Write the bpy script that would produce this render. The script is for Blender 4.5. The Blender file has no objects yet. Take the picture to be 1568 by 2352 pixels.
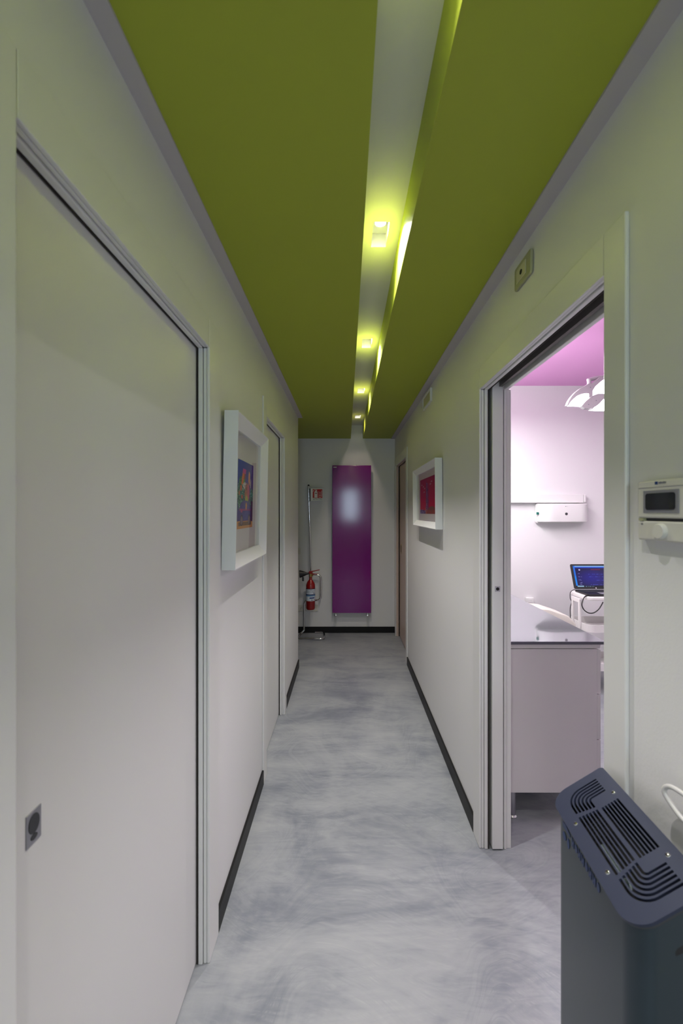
import bpy, bmesh, math, random
from mathutils import Vector, Matrix
random.seed(7)
PI = math.pi
scene = bpy.context.scene
COL = scene.collection

# ------------------------------------------------------------------ camera
cam_d = bpy.data.cameras.new('camera')
cam = bpy.data.objects.new('camera', cam_d)
COL.objects.link(cam)
cam.location = (0.0, 0.0, 1.5)
cam.rotation_euler = (PI / 2, 0, 0)
cam_d.sensor_fit = 'VERTICAL'
cam_d.sensor_height = 36.0
cam_d.sensor_width = 24.0
cam_d.lens = 900.0 / 2352.0 * 36.0
cam_d.shift_x = -11.0 / 2352.0
cam_d.shift_y = -1.0 / 2352.0
cam_d.clip_start = 0.02
cam_d.dof.use_dof = True
cam_d.dof.focus_distance = 3.2
cam_d.dof.aperture_fstop = 4.0
scene.camera = cam

# ------------------------------------------------------------------ world, exposure
world = bpy.data.worlds.new('world')
scene.world = world
world.use_nodes = True
wb = world.node_tree.nodes['Background']
wb.inputs[0].default_value = (0.62, 0.80, 1.0, 1)
wb.inputs[1].default_value = 1.2
vs = scene.view_settings
vs.view_transform = 'Standard'
vs.look = 'None'
vs.gamma = 1.0
vs.use_curve_mapping = False
vs.exposure = 0.0

SPOT_W = 8.8          # each recessed corridor spotlight
DAY_W = 17.0           # daylight through the glazed door behind the camera
ROOM_W = 42.0          # added worktop pendant in the treatment room; also scales the middle one
PETAL_E = 12.0

# daylight outside the glazed door at the near end of the corridor
dl = bpy.data.lights.new('daylight', 'AREA')
dl.shape = 'RECTANGLE'; dl.size = 0.42; dl.size_y = 0.92
dl.energy = DAY_W; dl.color = (0.66, 0.85, 1.0)
dlo = bpy.data.objects.new('daylight', dl); COL.objects.link(dlo)
dlo.location = (0.12, -2.50, 1.70)
dlo.rotation_euler = (PI / 2, 0, 0)      # shines towards +Y


def lin(c):
    c /= 255.0
    return c / 12.92 if c <= 0.04045 else ((c + 0.055) / 1.055) ** 2.4


def rgb(r, g, b):
    return (lin(r), lin(g), lin(b), 1.0)


# ------------------------------------------------------------------ materials
MATS = {}


def mat(name, col, rough=0.5, metal=0.0, spec=0.5, coat=0.0, coat_rough=0.05, emit=None, emit_s=0.0,
        bump=0.0, bump_scale=60.0, var=0.0, var_scale=3.0):
    m = bpy.data.materials.new(name)
    m.use_nodes = True
    nt = m.node_tree
    b = nt.nodes['Principled BSDF']
    b.inputs['Base Color'].default_value = col
    b.inputs['Roughness'].default_value = rough
    b.inputs['Metallic'].default_value = metal
    b.inputs['Specular IOR Level'].default_value = spec
    b.inputs['Coat Weight'].default_value = coat
    b.inputs['Coat Roughness'].default_value = coat_rough
    if emit:
        b.inputs['Emission Color'].default_value = emit
        b.inputs['Emission Strength'].default_value = emit_s
    tc = nt.nodes.new('ShaderNodeTexCoord')
    if var > 0:
        n = nt.nodes.new('ShaderNodeTexNoise')
        n.inputs['Scale'].default_value = var_scale
        n.inputs['Detail'].default_value = 4
        nt.links.new(tc.outputs['Object'], n.inputs['Vector'])
        mx = nt.nodes.new('ShaderNodeMix'); mx.data_type = 'RGBA'
        mx.inputs[6].default_value = tuple(c * (1 - var) for c in col[:3]) + (1,)
        mx.inputs[7].default_value = tuple(min(1, c * (1 + var)) for c in col[:3]) + (1,)
        nt.links.new(n.outputs['Fac'], mx.inputs[0])
        nt.links.new(mx.outputs[2], b.inputs['Base Color'])
    if bump > 0:
        n2 = nt.nodes.new('ShaderNodeTexNoise')
        n2.inputs['Scale'].default_value = bump_scale
        n2.inputs['Detail'].default_value = 5
        nt.links.new(tc.outputs['Object'], n2.inputs['Vector'])
        bp = nt.nodes.new('ShaderNodeBump')
        bp.inputs['Strength'].default_value = bump
        bp.inputs['Distance'].default_value = 0.002
        nt.links.new(n2.outputs['Fac'], bp.inputs['Height'])
        nt.links.new(bp.outputs['Normal'], b.inputs['Normal'])
    MATS[name] = m
    return m


def print_mat(name, rough=0.6, emission=0.0):
    m = bpy.data.materials.new(name)
    m.use_nodes = True
    nt = m.node_tree
    b = nt.nodes['Principled BSDF']
    b.inputs['Roughness'].default_value = rough
    a = nt.nodes.new('ShaderNodeAttribute'); a.attribute_name = 'print'
    if emission > 0:
        b.inputs['Base Color'].default_value = (0.005, 0.005, 0.008, 1)
        nt.links.new(a.outputs['Color'], b.inputs['Emission Color'])
        b.inputs['Emission Strength'].default_value = emission
    else:
        nt.links.new(a.outputs['Color'], b.inputs['Base Color'])
    MATS[name] = m
    return m


def glass_mat(name, tint=(1, 1, 1, 1), refl=0.06):
    m = bpy.data.materials.new(name)
    m.use_nodes = True
    nt = m.node_tree
    out = nt.nodes['Material Output']
    nt.nodes.remove(nt.nodes['Principled BSDF'])
    t = nt.nodes.new('ShaderNodeBsdfTransparent'); t.inputs[0].default_value = tint
    g = nt.nodes.new('ShaderNodeBsdfGlossy'); g.inputs['Roughness'].default_value = 0.02
    fr = nt.nodes.new('ShaderNodeFresnel'); fr.inputs[0].default_value = 1.45
    mx = nt.nodes.new('ShaderNodeMixShader')
    ge = nt.nodes.new('ShaderNodeNewGeometry')
    iv = nt.nodes.new('ShaderNodeMath'); iv.operation = 'SUBTRACT'; iv.inputs[0].default_value = 1.0
    nt.links.new(ge.outputs['Backfacing'], iv.inputs[1])
    ml = nt.nodes.new('ShaderNodeMath'); ml.operation = 'MULTIPLY'
    nt.links.new(fr.outputs[0], ml.inputs[0]); nt.links.new(iv.outputs[0], ml.inputs[1])
    nt.links.new(ml.outputs[0], mx.inputs[0])
    nt.links.new(t.outputs[0], mx.inputs[1])
    nt.links.new(g.outputs[0], mx.inputs[2])
    nt.links.new(mx.outputs[0], out.inputs[0])
    MATS[name] = m
    return m


mat('wall_white', (0.72, 0.715, 0.72, 1), 0.55, spec=0.25, bump=0.12, bump_scale=180, var=0.015, var_scale=2)
mat('lacquer_white', (0.70, 0.695, 0.69, 1), 0.38, spec=0.4, bump=0.03, bump_scale=40)
mat('lacquer_beige', (0.60, 0.47, 0.41, 1), 0.4, spec=0.4)
mat('trim_grey', (0.50, 0.47, 0.48, 1), 0.6, spec=0.2)
mat('green_paint', (0.37, 0.425, 0.048, 1), 0.5, spec=0.25, bump=0.10, bump_scale=180, var=0.03, var_scale=2)
mat('pink_paint', (0.70, 0.34, 0.63, 1), 0.55, spec=0.2, bump=0.1, bump_scale=180)
mat('black_skirting', (0.009, 0.009, 0.009, 1), 0.45, spec=0.22)
mat('brush_dark', (0.03, 0.024, 0.02, 1), 0.9, bump=1.0, bump_scale=900)
mat('track_metal', (0.16, 0.15, 0.14, 1), 0.5, metal=0.6)
mat('dark_void', (0.008, 0.008, 0.008, 1), 0.9)
mat('chrome', (0.72, 0.72, 0.73, 1), 0.08, metal=1.0)
mat('satin_steel', (0.45, 0.45, 0.48, 1), 0.32, metal=1.0)
mat('purple_gloss', (0.19, 0.0006, 0.185, 1), 0.12, spec=0.42)
mat('frame_white', (0.76, 0.765, 0.77, 1), 0.42, spec=0.35)
mat('mat_board', (0.66, 0.645, 0.63, 1), 0.85, spec=0.1)
mat('plastic_white', (0.72, 0.72, 0.71, 1), 0.4)
mat('plastic_ivory', (0.62, 0.61, 0.56, 1), 0.42)
mat('plate_olive', (0.36, 0.36, 0.22, 1), 0.45)
mat('plate_inner', (0.52, 0.50, 0.36, 1), 0.45)
mat('red_enamel', (0.27, 0.006, 0.006, 1), 0.25, coat=0.6)
mat('black_plastic', (0.01, 0.01, 0.011, 1), 0.4)
mat('dark_plastic', (0.035, 0.037, 0.042, 1), 0.45)
mat('grey_plastic', (0.22, 0.22, 0.25, 1), 0.5)
mat('brass', (0.5, 0.36, 0.14, 1), 0.3, metal=1.0)
mat('paint_text_black', (0.01, 0.01, 0.01, 1), 0.6)
mat('screen_glass', (0.004, 0.006, 0.012, 1), 0.06, spec=0.6)
mat('purifier_shell', (0.042, 0.060, 0.074, 1), 0.34, metal=0.55, bump=0.03, bump_scale=20)
mat('purifier_top', (0.022, 0.028, 0.054, 1), 0.48, spec=0.35)
mat('blue_print', (0.004, 0.035, 0.16, 1), 0.4)
mat('uv_tube', (0.5, 0.6, 0.65, 1), 0.1, spec=0.8)
mat('cable_white', (0.55, 0.54, 0.53, 1), 0.45)
mat('cable_black', (0.01, 0.01, 0.01, 1), 0.5)
mat('lamp_lens', (0.9, 0.9, 0.9, 1), 0.4, emit=(1, 0.98, 0.94, 1), emit_s=45.0)
mat('petal_light', (0.9, 0.9, 0.9, 1), 0.4, emit=(1, 0.985, 1.0, 1), emit_s=PETAL_E)
mat('led_tube', (0.9, 0.9, 0.9, 1), 0.4, emit=(1, 0.98, 1.0, 1), emit_s=6.0)
mat('lamp_grey', (0.40, 0.38, 0.395, 1), 0.5)
mat('worktop', (0.40, 0.41, 0.45, 1), 0.04, metal=0.85, spec=0.6)
mat('worktop_edge', (0.10, 0.10, 0.125, 1), 0.35)
mat('cabinet_white', (0.66, 0.64, 0.64, 1), 0.42)
mat('cart_white', (0.72, 0.70, 0.69, 1), 0.4)
mat('cream_vinyl', (0.68, 0.65, 0.58, 1), 0.4)
mat('teal', (0.0, 0.13, 0.10, 1), 0.4)
mat('tray_grid', (0.5, 0.48, 0.48, 1), 0.5)
print_mat('print_paper', 0.6)
print_mat('print_screen', 0.2, emission=0.9)
glass_mat('picture_glass')
glass_mat('window_glass')


def floor_material():
    m = bpy.data.materials.new('microcement')
    m.use_nodes = True
    nt = m.node_tree
    N = nt.nodes; L = nt.links
    b = N['Principled BSDF']
    tc = N.new('ShaderNodeTexCoord')

    def math_node(op, a=None, bb=None, v0=None, v1=None):
        n = N.new('ShaderNodeMath'); n.operation = op
        if a is not None: L.new(a, n.inputs[0])
        if bb is not None: L.new(bb, n.inputs[1])
        if v0 is not None: n.inputs[0].default_value = v0
        if v1 is not None: n.inputs[1].default_value = v1
        return n.outputs[0]

    # broad clouds
    n1 = N.new('ShaderNodeTexNoise'); n1.inputs['Scale'].default_value = 1.7
    n1.inputs['Detail'].default_value = 7; n1.inputs['Roughness'].default_value = 0.6
    n1.inputs['Distortion'].default_value = 1.6
    L.new(tc.outputs['Object'], n1.inputs['Vector'])
    # stroke bands across the corridor
    mp = N.new('ShaderNodeMapping'); mp.inputs['Scale'].default_value = (1.0, 4.2, 1.0)
    mp.inputs['Rotation'].default_value = (0, 0, 0.16)
    L.new(tc.outputs['Object'], mp.inputs['Vector'])
    n2 = N.new('ShaderNodeTexNoise'); n2.inputs['Scale'].default_value = 1.1
    n2.inputs['Detail'].default_value = 8; n2.inputs['Roughness'].default_value = 0.62
    n2.inputs['Distortion'].default_value = 1.1
    L.new(mp.outputs[0], n2.inputs['Vector'])
    # trowel arcs: rings around scattered centres
    wob = N.new('ShaderNodeTexNoise'); wob.inputs['Scale'].default_value = 2.0
    L.new(tc.outputs['Object'], wob.inputs['Vector'])
    addv = N.new('ShaderNodeVectorMath'); addv.operation = 'MULTIPLY_ADD'
    L.new(wob.outputs['Color'], addv.inputs[0]); addv.inputs[1].default_value = (0.25, 0.25, 0)
    L.new(tc.outputs['Object'], addv.inputs[2])
    vo = N.new('ShaderNodeTexVoronoi'); vo.inputs['Scale'].default_value = 1.5
    vo.feature = 'SMOOTH_F1'; vo.inputs['Smoothness'].default_value = 0.35
    L.new(addv.outputs[0], vo.inputs['Vector'])
    offs = N.new('ShaderNodeVectorMath'); offs.operation = 'MULTIPLY_ADD'
    L.new(vo.outputs['Color'], offs.inputs[0]); offs.inputs[1].default_value = (1.3, 1.3, 0)
    L.new(addv.outputs[0], offs.inputs[2])
    ln = N.new('ShaderNodeVectorMath'); ln.operation = 'LENGTH'
    L.new(offs.outputs[0], ln.inputs[0])
    n3 = N.new('ShaderNodeTexNoise'); n3.noise_dimensions = '1D'
    n3.inputs['Scale'].default_value = 22.0; n3.inputs['Detail'].default_value = 6
    n3.inputs['Roughness'].default_value = 0.7
    L.new(ln.outputs['Value'], n3.inputs['W'])
    # fine dark scratches
    n4 = N.new('ShaderNodeTexNoise'); n4.inputs['Scale'].default_value = 5.0
    n4.inputs['Detail'].default_value = 8; n4.inputs['Distortion'].default_value = 3.0
    L.new(mp.outputs[0], n4.inputs['Vector'])
    s1 = math_node('MULTIPLY', n1.outputs['Fac'], v1=0.40)
    s2 = math_node('MULTIPLY', n2.outputs['Fac'], v1=0.40)
    s3 = math_node('MULTIPLY', n3.outputs['Fac'], v1=0.11)
    s4 = math_node('MULTIPLY', n4.outputs['Fac'], v1=0.15)
    n5 = N.new('ShaderNodeTexNoise'); n5.noise_dimensions = '1D'
    n5.inputs['Scale'].default_value = 150.0; n5.inputs['Detail'].default_value = 3
    L.new(ln.outputs['Value'], n5.inputs['W'])
    patch = N.new('ShaderNodeMapRange')
    patch.inputs['From Min'].default_value = 0.50; patch.inputs['From Max'].default_value = 0.72
    patch.inputs['To Min'].default_value = 0.0; patch.inputs['To Max'].default_value = 0.22
    L.new(n4.outputs['Fac'], patch.inputs[0])
    s5 = math_node('MULTIPLY', math_node('SUBTRACT', n5.outputs['Fac'], v1=0.5), patch.outputs[0])
    t = math_node('ADD', math_node('ADD', math_node('ADD', s1, s2), math_node('ADD', s3, s4)), s5)
    rp = N.new('ShaderNodeValToRGB')
    e = rp.color_ramp.elements
    e[0].position = 0.34; e[0].color = (0.12, 0.132, 0.165, 1)
    e[1].position = 0.70; e[1].color = (0.345, 0.355, 0.365, 1)
    k = rp.color_ramp.elements.new(0.46); k.color = (0.195, 0.210, 0.238, 1)
    k = rp.color_ramp.elements.new(0.55); k.color = (0.268, 0.282, 0.302, 1)
    L.new(t, rp.inputs[0])
    L.new(rp.outputs[0], b.inputs['Base Color'])
    rr = N.new('ShaderNodeMapRange')
    rr.inputs['From Min'].default_value = 0.35; rr.inputs['From Max'].default_value = 0.65
    rr.inputs['To Min'].default_value = 0.30; rr.inputs['To Max'].default_value = 0.44
    L.new(t, rr.inputs[0])
    L.new(rr.outputs[0], b.inputs['Roughness'])
    b.inputs['Specular IOR Level'].default_value = 0.45
    bp = N.new('ShaderNodeBump'); bp.inputs['Strength'].default_value = 0.12
    bp.inputs['Distance'].default_value = 0.004
    L.new(t, bp.inputs['Height']); L.new(bp.outputs[0], b.inputs['Normal'])
    MATS['microcement'] = m


floor_material()


# ------------------------------------------------------------------ geometry helpers
def set_props(o, label=None, cat=None, group=None, kind=None):
    if label: o['label'] = label
    if cat: o['category'] = cat
    if group: o['group'] = group
    if kind: o['kind'] = kind
    return o


def thing(name, loc, label, cat, group=None, kind=None):
    o = bpy.data.objects.new(name, None)
    COL.objects.link(o)
    o.location = loc
    o.empty_display_size = 0.05
    return set_props(o, label, cat, group, kind)


def world_origin(o):
    v = Vector((0, 0, 0))
    while o is not None:
        v += o.location
        o = o.parent
    return v


class MB:
    """collects shapes in world coordinates and links them as one mesh object"""

    def __init__(s):
        s.v = []; s.f = []

    def add(s, vs, fs):
        n = len(s.v)
        s.v += [Vector(p) for p in vs]
        s.f += [tuple(i + n for i in q) for q in fs]
        return s

    def box(s, x0, x1, y0, y1, z0, z1):
        x0, x1 = min(x0, x1), max(x0, x1)
        y0, y1 = min(y0, y1), max(y0, y1)
        z0, z1 = min(z0, z1), max(z0, z1)
        return s.add([(x0, y0, z0), (x1, y0, z0), (x1, y1, z0), (x0, y1, z0),
                      (x0, y0, z1), (x1, y0, z1), (x1, y1, z1), (x0, y1, z1)],
                     [(0, 3, 2, 1), (4, 5, 6, 7), (0, 1, 5, 4), (1, 2, 6, 5), (2, 3, 7, 6), (3, 0, 4, 7)])

    def prism(s, pts, vec):
        """closed polygon of 3D points swept by vec"""
        n = len(pts)
        vec = Vector(vec)
        a = [Vector(p) for p in pts]
        b = [p + vec for p in a]
        return s.add(a + b, [tuple(range(n - 1, -1, -1)), tuple(range(n, 2 * n))] +
                     [(i, (i + 1) % n, n + (i + 1) % n, n + i) for i in range(n)])

    def cyl(s, p0, p1, r0, r1=None, seg=20, cap=True):
        r1 = r0 if r1 is None else r1
        p0 = Vector(p0); p1 = Vector(p1)
        d = (p1 - p0).normalized()
        a = d.orthogonal().normalized(); b = d.cross(a)
        A = [p0 + r0 * (math.cos(2 * PI * i / seg) * a + math.sin(2 * PI * i / seg) * b) for i in range(seg)]
        B = [p1 + r1 * (math.cos(2 * PI * i / seg) * a + math.sin(2 * PI * i / seg) * b) for i in range(seg)]
        fs = [(i, (i + 1) % seg, seg + (i + 1) % seg, seg + i) for i in range(seg)]
        if cap:
            fs += [tuple(range(seg - 1, -1, -1)), tuple(range(seg, 2 * seg))]
        return s.add(A + B, fs)

    def lathe(s, c, prof, axis=(0, 0, 1), seg=28):
        """prof: list of (r, h) along axis from c"""
        c = Vector(c); d = Vector(axis).normalized()
        a = d.orthogonal().normalized(); b = d.cross(a)
        vs = []
        for r, h in prof:
            r = max(r, 1e-4)
            vs += [c + d * h + r * (math.cos(2 * PI * i / seg) * a + math.sin(2 * PI * i / seg) * b) for i in range(seg)]
        fs = []
        for k in range(len(prof) - 1):
            for i in range(seg):
                j = (i + 1) % seg
                fs.append((k * seg + i, k * seg + j, (k + 1) * seg + j, (k + 1) * seg + i))
        fs.append(tuple(range(seg - 1, -1, -1)))
        m = (len(prof) - 1) * seg
        fs.append(tuple(range(m, m + seg)))
        return s.add(vs, fs)

    def tube(s, path, r, seg=12):
        P = [Vector(p) for p in path]
        n = len(P)
        tang = []
        for i in range(n):
            t = (P[min(i + 1, n - 1)] - P[max(i - 1, 0)])
            tang.append(t.normalized())
        a = tang[0].orthogonal().normalized()
        vs = []
        for i in range(n):
            a = (a - tang[i] * a.dot(tang[i]))
            if a.length < 1e-6: a = tang[i].orthogonal()
            a.normalize()
            b = tang[i].cross(a)
            vs += [P[i] + r * (math.cos(2 * PI * k / seg) * a + math.sin(2 * PI * k / seg) * b) for k in range(seg)]
        fs = []
        for i in range(n - 1):
            for k in range(seg):
                j = (k + 1) % seg
                fs.append((i * seg + k, i * seg + j, (i + 1) * seg + j, (i + 1) * seg + k))
        fs += [tuple(range(seg - 1, -1, -1)), tuple(range((n - 1) * seg, n * seg))]
        return s.add(vs, fs)

    def xform(s, M):
        s.v = [M @ p for p in s.v]
        return s

    def build(s, name, m, parent=None, bevel=0.0, bseg=2, smooth=False, angle=35, label=None, cat=None,
              group=None, kind=None, origin=None):
        bm = bmesh.new()
        if origin is None:
            if parent is not None:
                origin = world_origin(parent)
            else:
                xs = [p.x for p in s.v]; ys = [p.y for p in s.v]; zs = [p.z for p in s.v]
                origin = Vector(((min(xs) + max(xs)) / 2, (min(ys) + max(ys)) / 2, min(zs)))
                if kind == 'structure': origin = Vector((0, 0, 0))
        origin = Vector(origin)
        V = [bm.verts.new(p - origin) for p in s.v]
        for f in s.f:
            try:
                bm.faces.new([V[i] for i in f])
            except ValueError:
                pass
        bmesh.ops.recalc_face_normals(bm, faces=bm.faces)
        if bevel > 0:
            ed = [e for e in bm.edges if len(e.link_faces) == 2 and e.calc_face_angle(0) > math.radians(angle)]
            if ed:
                bmesh.ops.bevel(bm, geom=ed, offset=bevel, segments=bseg, affect='EDGES', profile=0.5,
                                clamp_overlap=True)
        me = bpy.data.meshes.new(name)
        bm.to_mesh(me); bm.free()
        if smooth:
            for p in me.polygons: p.use_smooth = True
            me.set_sharp_from_angle(angle=math.radians(angle))
        me.materials.append(MATS[m] if isinstance(m, str) else m)
        o = bpy.data.objects.new(name, me)
        COL.objects.link(o)
        if parent is not None:
            o.parent = parent
        else:
            o.location = origin
        return set_props(o, label, cat, group, kind)


def copy_tree(o, parent=None):
    c = o.copy(); COL.objects.link(c)
    c.parent = parent
    for ch in list(o.children):
        copy_tree(ch, c)
    return c


def rounded(points, radii, seg=8):
    """round the corners of a 2D polygon"""
    out = []
    n = len(points)
    for i in range(n):
        p = Vector(points[i]); a = Vector(points[i - 1]); b = Vector(points[(i + 1) % n])
        r = radii[i] if isinstance(radii, (list, tuple)) else radii
        u = (a - p).normalized(); w = (b - p).normalized()
        ang = u.angle(w)
        if r <= 1e-5:
            out.append(tuple(p)); continue
        t = r / math.tan(ang / 2)
        c = p + (u + w).normalized() * (r / math.sin(ang / 2))
        s0 = p + u * t - c; s1 = p + w * t - c
        a0 = math.atan2(s0.y, s0.x); a1 = math.atan2(s1.y, s1.x)
        d = (a1 - a0 + PI) % (2 * PI) - PI
        for k in range(seg + 1):
            th = a0 + d * k / seg
            out.append((c.x + r * math.cos(th), c.y + r * math.sin(th)))
    return out


def smooth_path(pts, sub=8):
    """Catmull-Rom through the points"""
    P = [Vector(p) for p in pts]
    P = [2 * P[0] - P[1]] + P + [2 * P[-1] - P[-2]]
    out = []
    for i in range(1, len(P) - 2):
        for k in range(sub):
            t = k / sub
            p0, p1, p2, p3 = P[i - 1], P[i], P[i + 1], P[i + 2]
            out.append(0.5 * ((2 * p1) + (-p0 + p2) * t + (2 * p0 - 5 * p1 + 4 * p2 - p3) * t * t +
                              (-p0 + 3 * p1 - 3 * p2 + p3) * t ** 3))
    out.append(P[-2])
    return out


def bent_path(pts, rad, seg=6):
    """straight runs with rounded bends"""
    P = [Vector(p) for p in pts]
    out = [P[0]]
    for i in range(1, len(P) - 1):
        a = (P[i - 1] - P[i]); b = (P[i + 1] - P[i])
        r = min(rad, a.length * 0.49, b.length * 0.49)
        a.normalize(); b.normalize()
        for k in range(seg + 1):
            t = k / seg
            out.append((1 - t) ** 2 * (P[i] + a * r) + 2 * t * (1 - t) * P[i] + t * t * (P[i] + b * r))
    out.append(P[-1])
    return out


def text_mesh(name, body, m, parent, size, origin, ex, ey, ez, depth=0.0004, width=None):
    """lettering: origin = centre, ex = reading direction, ey = up, ez = out of the surface"""
    cu = bpy.data.curves.new(name, 'FONT')
    cu.body = body; cu.size = size; cu.align_x = 'CENTER'; cu.align_y = 'CENTER'
    cu.extrude = depth / 2
    cu.resolution_u = 3
    tmp = bpy.data.objects.new('tmp_text', cu); COL.objects.link(tmp)
    dg = bpy.context.evaluated_depsgraph_get()
    dg.update()
    me = bpy.data.meshes.new_from_object(tmp.evaluated_get(dg))
    bpy.data.objects.remove(tmp); bpy.data.curves.remove(cu)
    ex = Vector(ex).normalized(); ey = Vector(ey).normalized(); ez = Vector(ez).normalized()
    xs = [v.co.x for v in me.vertices]
    k = (width / (max(xs) - min(xs))) if width else 1.0
    po = world_origin(parent)
    for v in me.vertices:
        v.co = Vector(origin) + ex * v.co.x * k + ey * v.co.y + ez * (v.co.z + depth / 2) - po
    me.name = name
    me.materials.clear(); me.materials.append(MATS[m])
    o = bpy.data.objects.new(name, me); COL.objects.link(o); o.parent = parent
    return o


def print_mesh(name, fn, nx, ny, origin, ex, ey, parent, m='print_paper'):
    """flat print: fn(s,t) -> sRGB, s along ex (0..1), t along ey (0..1, 0 = bottom)"""
    o0 = Vector(origin) - world_origin(parent); ex = Vector(ex); ey = Vector(ey)
    vs = [tuple(o0 + ex * (i / nx) + ey * (j / ny)) for j in range(ny + 1) for i in range(nx + 1)]
    fs = [(j * (nx + 1) + i, j * (nx + 1) + i + 1, (j + 1) * (nx + 1) + i + 1, (j + 1) * (nx + 1) + i)
          for j in range(ny) for i in range(nx)]
    me = bpy.data.meshes.new(name)
    me.from_pydata(vs, [], fs)
    at = me.color_attributes.new('print', 'FLOAT_COLOR', 'CORNER')
    data = []
    for j in range(ny):
        for i in range(nx):
            c = fn((i + 0.5) / nx, (j + 0.5) / ny)
            c = [lin(max(0, min(255, q))) for q in c]
            data += (c + [1.0]) * 4
    at.data.foreach_set('color', data)
    me.materials.append(MATS[m])
    o = bpy.data.objects.new(name, me); COL.objects.link(o); o.parent = parent
    return o


# ------------------------------------------------------------------ main dimensions
XL, XR = -0.463, 0.602        # corridor wall faces
YB, YE = -2.3, 4.856          # glazed end behind the camera, end wall
YL = 3.766                    # the left wall stops here
ZC = 2.405                    # green ceiling
ZS = 2.57                     # white strip in the ceiling channel
SX0, SX1 = 0.056, 0.205       # channel sides
SK = 0.028                    # wall skin beside the sliding doors
DOOR_Z = 2.044
RX0, RX1, RY0, RY1, RZ = 0.724, 3.6, -0.4, 3.85, 2.736   # treatment room

S = dict(kind='structure')

# floor
MB().box(-2.2, 3.8, YB - 0.15, 5.1, -0.08, 0.0).build('floor', 'microcement', label='grey hand trowelled resin floor of corridor and treatment room', cat='floor', **S)

# ------------------------------------------------------------------ walls
DOOR_A = (0.54, 1.30)     # near left, closed
DOOR_B = (2.238, 2.89)    # second left, closed
DOOR_C = (0.903, 1.745)   # near right, open
DOOR_D = (3.92, 4.715)    # far right, closed
LT = 0.02                 # lining board thickness


def skin(mb, x0, x1, y0, y1, zt, holes):
    """wall skin with door holes that start at the floor"""
    ys = y0
    for a, b in holes:
        a -= LT; b += LT
        mb.box(x0, x1, ys, a, 0, zt)
        mb.box(x0, x1, a, b, DOOR_Z + LT, zt)
        ys = b
    mb.box(x0, x1, ys, y1, 0, zt)


w = MB()
skin(w, XL - SK, XL, YB, YL, ZC, [DOOR_A, DOOR_B])
w.box(XL - 0.14, XL - 0.10, YB, YL, 0, ZC)               # back skin
w.box(XL - 0.10, XL - SK, YL - 0.04, YL, 0, ZC)          # end stud
w.box(XL - 0.10, XL - SK, YB, YB + 0.05, 0, ZC)
w.build('wall_left', 'wall_white', label='white corridor wall on the left with two sliding doors', cat='wall', **S)

w = MB()
skin(w, XR, XR + SK, YB, YE, ZC, [DOOR_C, DOOR_D])
# room-side skin, one door hole
w.box(0.70, RX0, YB, DOOR_C[0] - LT, 0, 2.8)
w.box(0.70, RX0, DOOR_C[1] + LT, YE, 0, 2.8)
w.box(0.70, RX0, DOOR_C[0] - LT, DOOR_C[1] + LT, DOOR_Z + LT, 2.8)
w.box(XR + SK, 0.70, YB, DOOR_C[0] - LT - 0.03, 0, ZC)   # solid part before the pocket
w.box(XR + SK, 0.70, 2.68, 3.0, 0, ZC)
w.box(XR + SK, 0.70, DOOR_C[0] - LT - 0.03, 2.68, 2.16, ZC)
w.box(XR + SK, 0.70, 3.0, YE, 2.16, ZC)
w.build('wall_right', 'wall_white', label='white corridor wall on the right with the open sliding door', cat='wall', **S)

MB().box(-2.15, 0.75, YE, YE + 0.1, 0, 2.64).build('wall_end', 'wall_white', label='white end wall behind the purple radiator', cat='wall', **S)
w = MB()
w.box(-2.1, XL - 0.14, YL - 0.1, YL, 0, ZC)
w.box(-2.15, -2.1, YL - 0.1, YE, 0, 2.62)
w.build('wall_alcove', 'wall_white', label='white side walls of the alcove left of the fire extinguisher', cat='wall', **S)

# wall behind the camera with a glazed door
w = MB()
WX0, WX1, WZ0, WZ1 = -0.16, 0.40, 1.18, 2.22
w.box(-0.62, WX0, YB - 0.1, YB, 0, 2.64)
w.box(WX1, 0.74, YB - 0.1, YB, 0, 2.64)
w.box(WX0, WX1, YB - 0.1, YB, WZ1, 2.64)
w.box(WX0, WX1, YB - 0.1, YB, 0, WZ0)
w.build('wall_back', 'wall_white', label='white wall behind the viewer with a window', cat='wall', **S)
win = thing('window_1', (0.12, YB - 0.05, WZ0), 'window letting daylight into the corridor behind the viewer', 'window', **S)
m = MB()
for a, b in ((WX0, WX0 + 0.05), (WX1 - 0.05, WX1)):
    m.box(a, b, YB - 0.08, YB - 0.03, WZ0, WZ1)
m.box(WX0 + 0.05, WX1 - 0.05, YB - 0.08, YB - 0.03, WZ1 - 0.05, WZ1)
m.box(WX0 + 0.05, WX1 - 0.05, YB - 0.08, YB - 0.03, WZ0, WZ0 + 0.08)
m.build('window_frame', 'lacquer_white', win, bevel=0.003)
MB().box(WX0 + 0.05, WX1 - 0.05, YB - 0.058, YB - 0.052, WZ0 + 0.08, WZ1 - 0.05).build('pane', 'window_glass', win)

# ceiling: two green slabs with a channel between, white strip above the channel
m = MB()
m.box(-2.15, SX0, YB - 0.1, YE, ZC, ZS)
m.box(SX1, 0.70, YB - 0.1, YE, ZC, ZS)
m.build('ceiling', 'green_paint', label='olive green dropped ceiling on both sides of the light channel', cat='ceiling', **S)

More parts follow.
